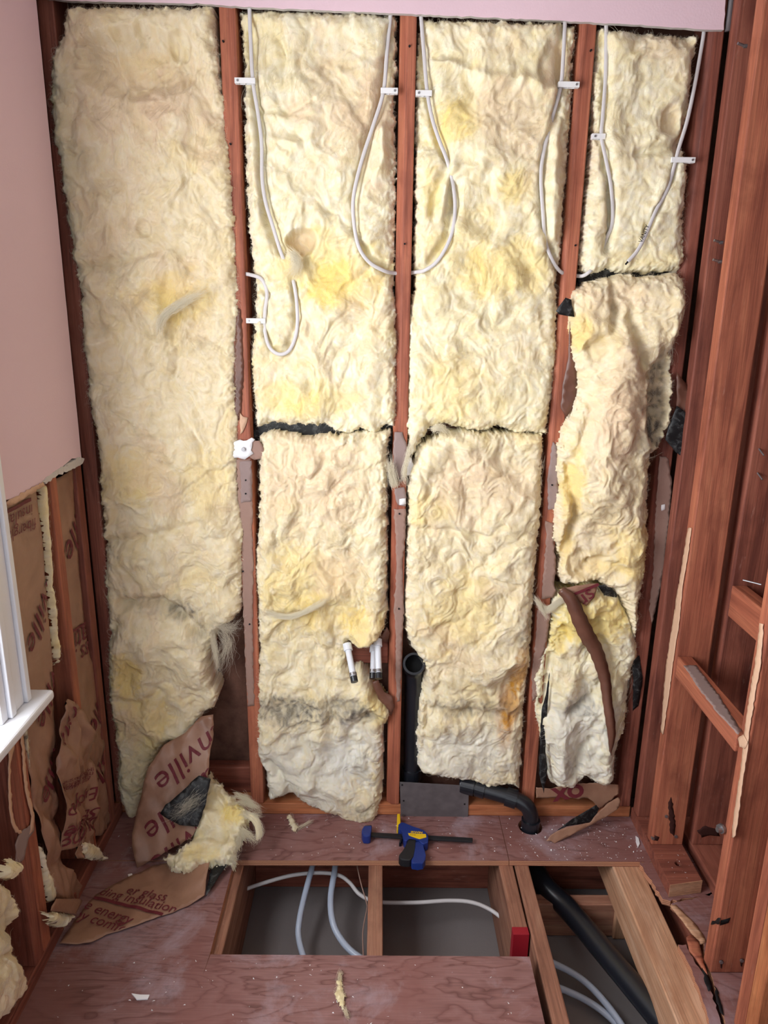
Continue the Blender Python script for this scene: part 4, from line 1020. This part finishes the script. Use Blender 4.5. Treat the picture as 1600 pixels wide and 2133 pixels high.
sheet('black_backing', fp, Plane((-.43, -.335, .012), (1, 0, 0), (0, .95, .16)), [(506, 1735), (512, 1742), (480, 1790), (450, 1835), (428, 1868), (430, 1850), (440, 1812), (470, 1780)], M['tar'], .0012, 0, None, rag=.002, label='black asphalt-coated paper edge')
CH = Plane((-.5, -.16, .055), (1, 0, 0), (0, .30, .20))
ck = batt('insulation_chunk', [(436, 1600), (448, 1612), (462, 1632), (482, 1648), (500, 1672), (525, 1690), (515, 1715), (508, 1740), (495, 1770), (486, 1800), (455, 1806), (420, 1806), (395, 1817), (365, 1815), (345, 1798), (328, 1782), (362, 1770), (385, 1752), (397, 1730), (383, 1706), (400, 1680), (415, 1650), (425, 1620)],
    plane=CH, front=.040, back=-.02, r=.025, seed=81, res=.0025, amp=1.1, jag=.009, label='torn yellow insulation chunk lying on the kraft paper', cat='insulation', base_tint=(.08, .04, .05), dens=1.2,
    feats=[('crease', [(385, 1745), (430, 1740), (470, 1750)], .012, .02), ('step', [(420, 1690), (440, 1720)], .03, .015)], tints=[(490, 1690, 30, 30, 0, .8), (420, 1780, 50, 20, 0, .5)])
for sdd, pth in enumerate(([(490, 1670), (520, 1675), (548, 1690)], [(500, 1690), (525, 1700), (545, 1697)], [(495, 1720), (520, 1740), (535, 1757)], [(470, 1780), (485, 1790), (493, 1783)], [(500, 1730), (495, 1760), (488, 1775)], [(485, 1655), (515, 1665), (530, 1690)])):
    wisp(ck, [CH.at(x, y, .040) for x, y in pth], 130, .0055, seed=30+sdd, tint=(.15, .1, 0))
tl = tube('curled_tuft', ck, [CH.at(x, y, hh+.028) for x, y, hh in ((500, 1702, .0), (520, 1700, .012), (535, 1715, .012), (540, 1738, .006), (535, 1750, .0))], np.interp(np.linspace(0, 1, 21), [0, .3, .8, 1], [.004, .009, .009, .003]), M['batt_plain'], 10, 5)
wisp(ck, [CH.at(x, y, .045) for x, y in ((500, 1700), (522, 1698), (537, 1715), (541, 1740), (530, 1755))], 160, .006, seed=60)
sheet('black_backing', ck, LEAN, [(334, 1694), (345, 1676), (375, 1652), (415, 1615), (440, 1622), (428, 1680), (412, 1722), (375, 1718), (350, 1706)], M['tar'], .0012, .036, crump(.005), rag=.003, label='black asphalt-coated paper with stuck fibres')
wisp(ck, [LEAN.at(x, y, .044) for x, y in ((425, 1650), (400, 1670), (375, 1690), (350, 1700))], 130, .011, r=.00012, seed=50, tint=(0, .2, 0), flare=.8)

# ---- faced batts in the left wall
def facing(poly, h, hf, items, label, plane=PX(LX), bars=(), cat='insulation', **k):
    o, P = sheet('faced_batt', None, plane, poly, M['kraft'], .0014, h, hf, res=.010, rag=.002, backmat=M['tar'], label=label, cat=cat, group='kraft-faced batts in the pink wall', **k)
    if items: lettering('printed_lettering', o, plane, items, M['print'], hf=hf, h=h, clip=P, eps=.003)
    for pa, pb, w in bars: bar_print('printed_band', o, plane, pa, pb, w, M['print'], hf=hf, h=h, clip=P, eps=.003)
    return o, P
def wr1(a, b):   # smooth above, crumpled further down
    k_ = sstep(.62, .30, b)
    return -.012+.004*np.abs(gnoise(a*12, b*7, 90))+k_*(.030*np.abs(gnoise(a*15+b*3, b*5, 91))+.014*np.abs(gnoise(a*34, b*13, 92)))
f1, f1P = facing([(-10, 1052), (8, 1048), (40, 1030), (85, 1012), (95, 1100), (108, 1250), (118, 1380), (121, 1480), (119, 1560), (112, 1600), (118, 1680), (124, 1760), (133, 1800), (150, 1815), (163, 1845), (166, 1872), (140, 1874), (115, 1872), (108, 1840), (96, 1790), (84, 1730), (72, 1660), (62, 1590), (52, 1540), (20, 1450), (0, 1400), (-15, 1300)], .004, wr1,
    [('insulation', (74, 1050), (-8, 1092), .8, .1, .0), ('fiberglass', (82, 1078), (6, 1118), .8, .1, .0), ('Manville', (137, 1105), (62, 1345), .9, .2, .0), ('Manville', (150, 1270), (84, 1505), .9, .2, .0), ('Manville', (150, 1430), (86, 1665), .9, .2, .0)],
    'tan printed paper-faced batt beside the white window trim', bars=[((72, 1036), (16, 1066), .008)])
f2, f2P = facing([(117, 1003), (140, 990), (158, 978), (163, 1050), (172, 1180), (182, 1300), (196, 1370), (208, 1400), (216, 1440), (218, 1560), (222, 1640), (232, 1690), (240, 1700), (215, 1740), (196, 1742), (190, 1700), (188, 1640), (184, 1580), (176, 1520), (168, 1450), (158, 1350), (146, 1240), (132, 1120)], .002,
    lambda a, b: -.010+.012*sstep(.45, .3, b)*np.abs(gnoise(a*30, b*12, 95))*1.6+.004*np.abs(gnoise(a*20, b*6, 96)),
    [('Manville', (205, 920), (140, 1150), .9, .2, .0), ('lati', (190, 1296), (160, 1318), 1, .1, .0), ('ss', (190, 1334), (174, 1346), 1, .1, .0), ('Manville', (245, 1310), (190, 1522), .9, .2, .0), ('Manville', (250, 1440), (194, 1645), .9, .2, .0)],
    'narrow tan printed paper-faced batt in the corner bay', bars=[((190, 1290), (158, 1312), .007)])
wr3 = lambda a, b: .030*np.abs(gnoise(a*13+b*2, b*6, 97))+.016*np.abs(gnoise(a*30, b*17+a*8, 98))
f3, f3P = facing([(113, 1590), (118, 1540), (124, 1470), (136, 1456), (150, 1464), (166, 1478), (172, 1505), (178, 1535), (183, 1565), (188, 1600), (192, 1640), (187, 1668), (191, 1700), (188, 1760), (182, 1785), (150, 1788), (150, 1760), (122, 1772), (120, 1700), (114, 1640)], .008, wr3,
    [('Save energy', (186, 1680), (96, 1740), .8, .1, .0), ('Enjoy comfort', (187, 1638), (70, 1720), .8, .1, .0), ('building', (189, 1700), (120, 1742), .9, .1, .0), ('Manville', (165, 1380), (118, 1545), .9, .2, .0), ('IMPORTANT: this vapor barrier', (184, 1598), (122, 1628), .9, 0, 0), ('must be installed facing', (183, 1607), (122, 1636), .9, 0, 0), ('toward the living space', (182, 1616), (122, 1643), .9, 0, 0)],
    'crumpled printed kraft paper bunched over the left wall stud', cat='paper')
# folded end of the paper by the plate
sheet('paper_fold', f1, PX(LX+.03), [(108, 1888), (118, 1872), (166, 1872), (172, 1876), (158, 1904), (130, 1900), (106, 1897)], M['kraft'], .0012, 0, None, rag=.001)
# slivers of wool showing beside the paper
LP = PX(LX)
batt('wool_edge', [(86, 1010), (98, 1006), (104, 1100), (114, 1220), (124, 1330), (128, 1385), (120, 1370), (110, 1260), (100, 1150), (92, 1080)], plane=LP, front=-.002, back=-.04, r=.01, seed=90, amp=.35, parent=f1, base_tint=(.2, 0, .2), dens=.6, jag=.003, label='yellowish wool edge')
batt('wool_edge', [(80, 1745), (92, 1760), (100, 1800), (114, 1830), (122, 1850), (118, 1880), (106, 1880), (98, 1840), (88, 1790)], plane=LP, front=.004, back=-.04, r=.012, seed=91, amp=.5, parent=f1, dens=.8, jag=.003)
batt('wool_edge', [(104, 1896), (130, 1900), (166, 1905), (150, 1920), (140, 1935), (126, 1925), (108, 1925)], plane=PX(LX+.02), front=.008, back=-.03, r=.012, seed=92, amp=.5, parent=f1, dens=1, jag=.006)
batt('wool_edge', [(178, 1752), (196, 1752), (212, 1765), (230, 1790), (205, 1792), (180, 1785)], plane=PX(LX+.02), front=.008, back=-.03, r=.012, seed=93, amp=.5, parent=f2, dens=1, jag=.006, base_tint=(.1, .1, .1))
batt('wool_edge', [(47, 1490), (55, 1480), (62, 1560), (64, 1600), (58, 1605), (54, 1560)], plane=LP, front=-.002, back=-.03, r=.006, seed=94, amp=.3, parent=f1, dens=.5, jag=.003, base_tint=(0, .85, 0))
# torn batt under the window
LB = PX(LX+.015)
ub = batt('insulation_batt', [(-60, 1800), (20, 1830), (40, 1850), (58, 1880), (62, 1905), (48, 1930), (52, 1990), (68, 2030), (76, 2062), (40, 2100), (10, 2133), (-80, 2160)], plane=LB, front=.02, back=-.05, r=.03, seed=99, amp=1.3, label='torn dusty insulation under the white window sill', cat='insulation', group=G, base_tint=(.1, .05, .15), dens=1,
    feats=[('crease', [(10, 1990), (50, 1985)], .012, .02), ('crease', [(30, 1880), (45, 1960)], .012, .02)], tints=[(40, 2060, 60, 60, 2, .6), (20, 1920, 20, 60, 1, .15)])
tuft = batt('insulation_tuft', [(12, 1822), (18, 1802), (34, 1790), (50, 1792), (58, 1803), (50, 1818), (34, 1834), (18, 1838)], plane=PX(LX+.03), front=.014, back=-.02, r=.018, seed=101, amp=.25, label='rounded pale wool tuft poking out beside the near left stud', cat='insulation', dens=.8)
# ================================================================== CABLES AND CLIPS
def cable(pts, label, r=.0045, **k):
    return tube('electrical_cable', None, [BACK.at(x, y, h) for x, y, h in pts], r, M['cable'], 12, 8, flat=.62, label=label, cat='cable', group='white cables stapled to the studs', **k)
cable([(519, -5, .004), (522, 80, .006), (527, 170, .008), (538, 240, .004), (545, 300, .004), (546, 370, .008), (553, 420, .013), (568, 470, .016), (585, 525, .014), (600, 560, .008), (612, 590, .014), (619, 640, .018), (618, 690, .018), (604, 728, .018), (583, 738, .018), (562, 724, .014), (552, 690, .008), (552, 650, .006), (556, 610, .010), (545, 582, .010), (520, 572, -.004), (500, 570, -.02)], 'white cable hanging along the stud beside the tall batt, ending in a U bend')
cable([(816, 8, -.002), (806, 110, .002), (799, 190, .008), (778, 260, .012), (755, 330, .014), (738, 400, .018), (736, 450, .018), (746, 510, .018), (768, 545, .016), (800, 564, .008), (822, 569, -.012), (845, 570, -.02), (866, 567, -.012), (885, 563, .006), (910, 545, .014), (932, 510, .018), (945, 470, .018), (948, 420, .010), (941, 370, .006), (930, 330, .014), (915, 292, .014), (900, 245, .010), (890, 190, .008), (884, 120, .002), (876, 20, -.004)], 'white cable looping through the middle stud between both upper batts')
cable([(1178, 25, .006), (1174, 110, .008), (1168, 180, .010), (1148, 255, .012), (1132, 320, .014), (1127, 370, .016), (1131, 440, .016), (1136, 500, .014), (1150, 540, .010), (1168, 566, .0), (1190, 572, -.02), (1212, 575, -.012), (1228, 566, .0), (1242, 550, -.01), (1262, 500, -.008), (1276, 460, .004), (1273, 390, .008), (1262, 330, .010), (1253, 284, .012), (1256, 240, .010), (1262, 150, .006), (1263, 40, -.002)], 'white cable looping through the stud beside the short upper batt')
vc = cable([(1470, 40, -.008), (1463, 90, -.004), (1447, 180, .006), (1432, 250, .016), (1414, 310, .020), (1405, 345, .020), (1390, 395, .020), (1366, 440, .024), (1345, 490, .026), (1328, 522, .028), (1308, 545, .028)], 'white cable end marked VANITY hanging below its clip')
cyl('wire_end', vc, BACK.at(1310, 543, .028), BACK.at(1303, 551, .028), .0022, M['ink'], 8)
VP = PY(-.0318)
lettering('handwriting', vc, VP, [('VANITY', (1337, 506), (1353, 470), 1.15, 0, .01)], M['ink'], eps=.0006, label='black handwritten letters')

def clip(x0, x1, y, h, d, label):
    """white plastic cable stacker nailed to the side of a stud"""
    P0 = BACK.at(x0, y, h); P1 = BACK.at(x1, y, h)
    xa, xb = sorted((P0[0], P1[0])); z = P0[2]; Y = -h
    root = empty('cable_clip', ((xa+xb)/2, Y, z-.006), label=label, cat='cable clip', group='white plastic cable clips')
    bm = bmesh.new()
    def bx(x0_, x1_, y0_, y1_, z0_, z1_):
        r_ = bmesh.ops.create_cube(bm, size=1)
        for v in r_['verts']: v.co = Vector(((x0_+x1_)/2+v.co.x*(x1_-x0_), (y0_+y1_)/2+v.co.y*(y1_-y0_), (z0_+z1_)/2+v.co.z*(z1_-z0_)))
    bx(xa, xb, Y-.0035, Y-.0015, z-.006, z+.006)                    # front strap
    bx(xa, xb, Y+.0085, Y+.0105, z-.006, z+.006)                    # rear strap
    if d > 0: bx(xb-.002, xb, Y-.0015, Y+.0085, z-.006, z+.006); bx(xa, xa+.010, Y-.0015, Y+.0085, z-.006, z+.006)
    else: bx(xa, xa+.002, Y-.0015, Y+.0085, z-.006, z+.006); bx(xb-.010, xb, Y-.0015, Y+.0085, z-.006, z+.006)
    bx((xa+xb)/2-.001, (xa+xb)/2+.001, Y-.0015, Y+.0085, z-.006, z+.006)
    bmesh.ops.bevel(bm, geom=bm.edges[:], offset=.0006, segments=1, affect='EDGES')
    link('clip_body', bm_mesh(bm), M['white_plastic'], root)
    nx = xa+.007 if d > 0 else xb-.007
    cyl('nail', root, (nx, Y-.0032, z), (nx, Y-.0055, z), .0024, M['screw'], 10)
clip(489, 532, 168, .012, 1, 'white cable clip high on the stud beside the tall batt')
clip(793, 829, 189, .012, -1, 'white cable clip on the near-window side of the middle stud')
clip(866, 900, 194, .010, 1, 'white cable clip on the middle stud facing the drain pipe bay')
clip(1163, 1207, 176, .014, -1, 'white cable clip high above the drain pipe bay, on the stud beside the crumpled batt')
clip(1233, 1261, 284, .012, 1, 'small white cable clip at the edge of the short batt, opposite the VANITY cable')
clip(1398, 1448, 333, .020, -1, 'white cable clip above the VANITY cable end')
clip(513, 553, 668, .010, 1, 'lowest white cable clip, beside the small cable U bend')

# ================================================================== PLUMBING
def stub(p0, p1, label):
    root = empty('pipe_stub', tuple(p1), label=label, cat='pipe', group='white pipe stubs in the wall')
    a = np.array(p0, float); b = np.array(p1, float); u = (b-a)/np.linalg.norm(b-a)
    tube('tube', root, [a, a+(b-a)*.5, b], .0088, M['pex_white'], 16, 4)
    cyl('collar', root, a-u*.008, a+u*.012, .0125, M['pex_white'])
    cyl('clamp_ring', root, b-u*.014, b-u*.006, .0104, M['screw'])
    cyl('end_cap', root, b-u*.004, b+u*.012, .0100, M['black'])
stub(PY(-.010).at(724, 1347), PY(-.075).at(737, 1412), 'white pipe stub at the edge of the wool, capped black')
stub(PY(-.006).at(787, 1338), PY(-.070).at(789, 1405), 'white capped pipe stub nearer the middle stud')
stub(PY(.035).at(779, 1350), PY(-.015).at(777, 1405), 'shaded pipe stub behind the other two')
sheet('paper_flap', b3, PY(-.01), [(776, 1420), (788, 1415), (800, 1440), (818, 1450), (822, 1470), (815, 1490), (804, 1470), (788, 1455)], M['kraft_dark'], .0012, 0, crump(.006), rag=.002)
sheet('paper_flap', b3, PY(.0), [(790, 1332), (806, 1305), (812, 1318), (808, 1338)], M['kraft_dark'], .0012, 0, crump(.004), rag=.002)
lumber('pipe_support', wb, -.331, .035, .05, .0885, .48, .57, M['stud_dark'])

dr = empty('drain_pipe', (.112, .045, .04), label='vertical black drain pipe with an open hub beside the middle stud', cat='pipe')
tube('pipe', dr, [(.112, .045, .02), (.112, .045, .20), (.111, .044, .38), (.109, .038, .455), (.108, .020, .488)], .0255, M['black'], 24, 6, inner=.004)
hp = np.array((.108, .014, .494)); hn = np.array((-.02, -.72, .55)); hn /= np.linalg.norm(hn)
cyl('hub', dr, hp-hn*.018, hp+hn*.026, .0315, M['black'], 28, inner=.0065)
cyl('coupling', dr, (.112, .045, .10), (.112, .045, .135), .0295, M['black'], 24)
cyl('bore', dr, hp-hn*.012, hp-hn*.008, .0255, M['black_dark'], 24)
hz = empty('drain_pipe', (.40, -.03, .0), label='black drain pipe from behind the metal plate to the hole in the floor', cat='pipe')
pth = [(.258, .021, .098), (.285, .012, .098), (.34, -.006, .093), (.395, -.024, .088), (.425, -.034, .083), (.448, -.042, .070), (.460, -.046, .048), (.463, -.046, .02), (.463, -.046, -.09)]
tube('pipe', hz, pth, .0225, M['black'], 24, 6)
cyl('coupling', hz, (.262, .019, .099), (.300, .007, .097), .0268, M['black'], 24)
cyl('coupling', hz, (.304, .006, .0965), (.330, -.003, .094), .0262, M['black'], 24)
cyl('elbow_hub', hz, (.390, -.0225, .0885), (.420, -.0325, .084), .0278, M['black'], 24)
cyl('elbow_hub', hz, (.463, -.046, .026), (.463, -.046, -.006), .0275, M['black'], 24)

npl = empty('nail_plate', (.18, -.003, 0), label='flat grey metal plate screwed over the stud base', cat='metal plate')
prism('plate', npl, BACK, [(833, 1629), (977, 1637), (975, 1708), (835, 1700)], .0008, .0028, M['steel'], bev=.0004)
for (x, y) in ((838, 1635), (970, 1644), (841, 1668), (968, 1675)):
    p = BACK.at(x, y, .0028); cyl('hole', npl, p+np.array((0, .001, 0)), p+np.array((0, -.0004, 0)), .003, M['ink'], 12)
for (x, y) in ((840, 1697), (965, 1703)):
    p = BACK.at(x, y, .0028); cyl('screw', npl, p+np.array((0, .001, 0)), p+np.array((0, -.003, 0)), .0042, M['screw'], 12)

def under(name, pts, r, mat, label, cat, group=None, **k):
    return tube(name, None, [PZ(z).at(x, y) for x, y, z in pts], r, M[mat], 14, 8, ref=(0, 0, 1), label=label, cat=cat, group=group, **k)
bigp = empty('drain_pipe', (.6, -.4, -.2), label='long black drain pipe running under the floor opening toward the viewer', cat='pipe')
tube('pipe', bigp, [(.463, -.046, -.088), (.475, -.09, -.11), (.500, -.15, -.125)]+[PZ(-.135).at(x, y) for x, y in ((1185, 1895), (1265, 1990), (1350, 2092), (1420, 2180), (1500, 2290))], .030, M['black'], 24, 6, ref=(0, 0, 1))
cyl('coupling', bigp, (.463, -.046, -.07), (.467, -.06, -.10), .034, M['black'], 24)
GP = 'translucent blue water tubes under the floor'
under('water_tube', [(660, 1770, -.10), (648, 1815, -.10), (634, 1868, -.12), (624, 1915, -.14), (622, 1950, -.16), (632, 1992, -.17), (650, 2040, -.18)], .0082, 'pex', 'pale blue tube hanging straighter in the floor opening', 'water tube', GP)
under('water_tube', [(702, 1770, -.10), (697, 1815, -.10), (689, 1868, -.12), (692, 1915, -.14), (706, 1950, -.16), (735, 1984, -.17), (790, 2020, -.18)], .0088, 'pex', 'pale blue tube sweeping sideways under the floor', 'water tube', GP)
under('water_tube', [(1110, 1990, -.2), (1165, 2012, -.2), (1215, 2042, -.2), (1258, 2085, -.2), (1298, 2140, -.2), (1320, 2190, -.2)], .0085, 'pex', 'pale blue tube curving beside the long black pipe', 'water tube', GP)
under('water_tube', [(1110, 2040, -.215), (1170, 2060, -.215), (1220, 2083, -.215), (1262, 2112, -.215), (1300, 2150, -.215), (1330, 2190, -.215)], .0085, 'pex', 'pale blue tube at the bottom edge of the picture', 'water tube', GP)
under('electrical_cable', [(490, 1866, -.13), (510, 1853, -.13), (560, 1836, -.12), (610, 1823, -.11), (665, 1818, -.11), (705, 1823, -.11), (728, 1838, -.12), (748, 1862, -.13), (775, 1876, -.14), (805, 1880, -.14), (870, 1880, -.14), (935, 1876, -.14), (985, 1880, -.14), (1025, 1897, -.15), (1055, 1922, -.15), (1075, 1945, -.16)], .0055, 'cable', 'white cable snaking through the joists under the floor', 'cable')
under('thin_wire', [(743, 1800, -.06), (752, 1840, -.07), (764, 1882, -.09), (764, 1895, -.09), (756, 1940, -.1), (757, 1995, -.1)], .0016, 'tear', 'thin brownish wire hanging beside the middle joist', 'wire')

# ================================================================== BAR CLAMP
cl_ = empty('bar_clamp', (.11, -.11, .0), label='blue and yellow bar clamp with a black bar lying on the floor', cat='clamp')
def c(x, y): return (740+x*.1625, 1680+y*.1625)
def cpoly(*p): return [c(x, y) for x, y in p]
prism('bar', cl_, FLOOR, cpoly((150, 325), (1505, 400), (1505, 446), (150, 372)), .010, .016, M['tool_black'], bev=.0008, hp=.016)
jw = prism('fixed_jaw', cl_, FLOOR, cpoly((85, 320), (110, 275), (215, 268), (205, 335), (198, 400), (160, 412), (105, 405), (82, 360)), .001, .028, M['tool_blue'], bev=.003, hp=.02)
prism('jaw_pad', cl_, FLOOR, cpoly((120, 262), (210, 255), (215, 282), (115, 288)), .002, .026, M['tool_black'], bev=.002, hp=.02)
bd = prism('clamp_body', cl_, FLOOR, cpoly((552, 235), (600, 200), (650, 225), (740, 272), (810, 285), (880, 305), (925, 350), (940, 400), (935, 465), (880, 487), (840, 470), (820, 430), (690, 415), (660, 450), (622, 432), (605, 340), (590, 300), (556, 290)), .001, .028, M['tool_blue'], bev=.0025, hp=.026)
prism('handle_grip', cl_, FLOOR, cpoly((690, 405), (780, 425), (765, 540), (748, 655), (705, 700), (640, 700), (580, 685), (556, 655), (565, 622), (620, 590), (655, 530), (672, 460)), .001, .026, M['tool_black'], bev=.003, hp=.022)
prism('trigger', cl_, FLOOR, cpoly((757, 465), (830, 458), (858, 520), (895, 570), (905, 640), (900, 690), (872, 738), (800, 742), (725, 738), (716, 695), (755, 660), (765, 560)), .001, .024, M['tool_blue'], bev=.003, hp=.02)
prism('moving_pad', cl_, FLOOR, cpoly((538, 105), (576, 105), (582, 205), (572, 250), (545, 278), (532, 262)), .001, .026, M['tool_yellow'], bev=.002, hp=.022)
prism('release_lever', cl_, FLOOR, cpoly((590, 395), (612, 400), (590, 470), (565, 488), (560, 475), (580, 440)), .004, .016, M['tool_black'], bev=.001, hp=.012)
TP = PZ(.0284)
prism('label_plate', bd, TP, cpoly((678, 340), (905, 352), (912, 392), (825, 415), (760, 395), (690, 368)), -.001, .0008, M['tool_yellow'], bev=.0002)
lettering('brand_lettering', bd, TP, [('IRWIN', c(712, 340), c(862, 348), .95, .05, .03)], M['tool_yellow'], eps=.0006)
lettering('brand_lettering', bd, TP, [('QUICK-GRIP', c(700, 372), c(862, 382), 1.0, .1, .02)], M['ink'], eps=.0022)

# ================================================================== SMALL THINGS ON THE FLOOR
def bit(poly, label, seed, tint=(0.1, 0, .1), front=.008, wisps=()):
    o = batt('insulation_scrap', poly, plane=FLOOR, front=front, back=.0005, r=.012, seed=seed, res=.002, amp=.35, jag=.005, base_tint=tint, dens=2.0, label=label, cat='insulation', group='wool scraps on the floor')
    for i, p in enumerate(wisps): wisp(o, [FLOOR.at(x, y, .006) for x, y in p], 60, .003, seed=seed+i, tint=tint)
    return o
bit([(702, 2040), (712, 2036), (718, 2060), (722, 2070), (718, 2095), (726, 2112), (716, 2108), (706, 2085), (697, 2068)], 'yellowish wool scrap on the near plywood sheet', 120, (.35, .1, .1), wisps=([(708, 2045), (708, 2030), (712, 2022)], [(718, 2095), (722, 2112), (726, 2120)]))
bit([(596, 1694), (608, 1692), (613, 1705), (622, 1722), (612, 1733), (604, 1718)], 'pale wool scrap on the floor by the stained batt', 121, (.1, .1, .2), .010, wisps=([(615, 1728), (640, 1715), (655, 1708)],))
prism('plaster_chip', None, FLOOR, [(274, 2070), (292, 2073), (312, 2073), (308, 2082), (285, 2083)], .0005, .004, M['plaster'], bev=.0006, hp=.002, label='white plaster chip on the plywood near the viewer', cat='plaster chip')
prism('plaster_chip', None, FLOOR, [(266, 1822), (275, 1820), (277, 1827), (268, 1829)], .0005, .004, M['plaster'], bev=.0006, hp=.002, label='small white plaster chip beside the kraft paper', cat='plaster chip')
prism('plaster_chip', None, FLOOR, [(1324, 1742), (1330, 1746), (1333, 1758), (1329, 1766), (1325, 1754)], .0005, .004, M['plaster'], bev=.0006, hp=.002, label='white plaster chip by the right wall plate', cat='plaster chip')
rg = np.random.default_rng(5)
V = []; Fc = []
def speck(p, s):
    k = len(V); q = rg.normal(0, 1, (4, 3))*s; q[:, 2] = np.abs(q[:, 2])*.5
    for w in q: V.append(p+w)
    Fc.extend([(k, k+1, k+2), (k, k+2, k+3), (k, k+3, k+1), (k+1, k+3, k+2)])
for _ in range(260):
    speck(np.array((rg.uniform(-.74, .74), rg.uniform(-.18, -.01), .001)), rg.uniform(.0006, .0022))
for _ in range(160):
    speck(np.array((rg.uniform(.42, .76), rg.uniform(-.18, -.01), .001)), rg.uniform(.0006, .0022))
for _ in range(160):
    speck(np.array((rg.uniform(-.74, .36), rg.uniform(-.85, -.5), .001)), rg.uniform(.0006, .0022))
for _ in range(60):
    speck(np.array((rg.uniform(.79, .86), rg.uniform(-.29, -.02), .0395)), rg.uniform(.0006, .0018))
link('debris', pydata(V, Fc), M['plaster'], None, False, kind='stuff', label='white plaster crumbs scattered over the plywood floor', cat='debris')
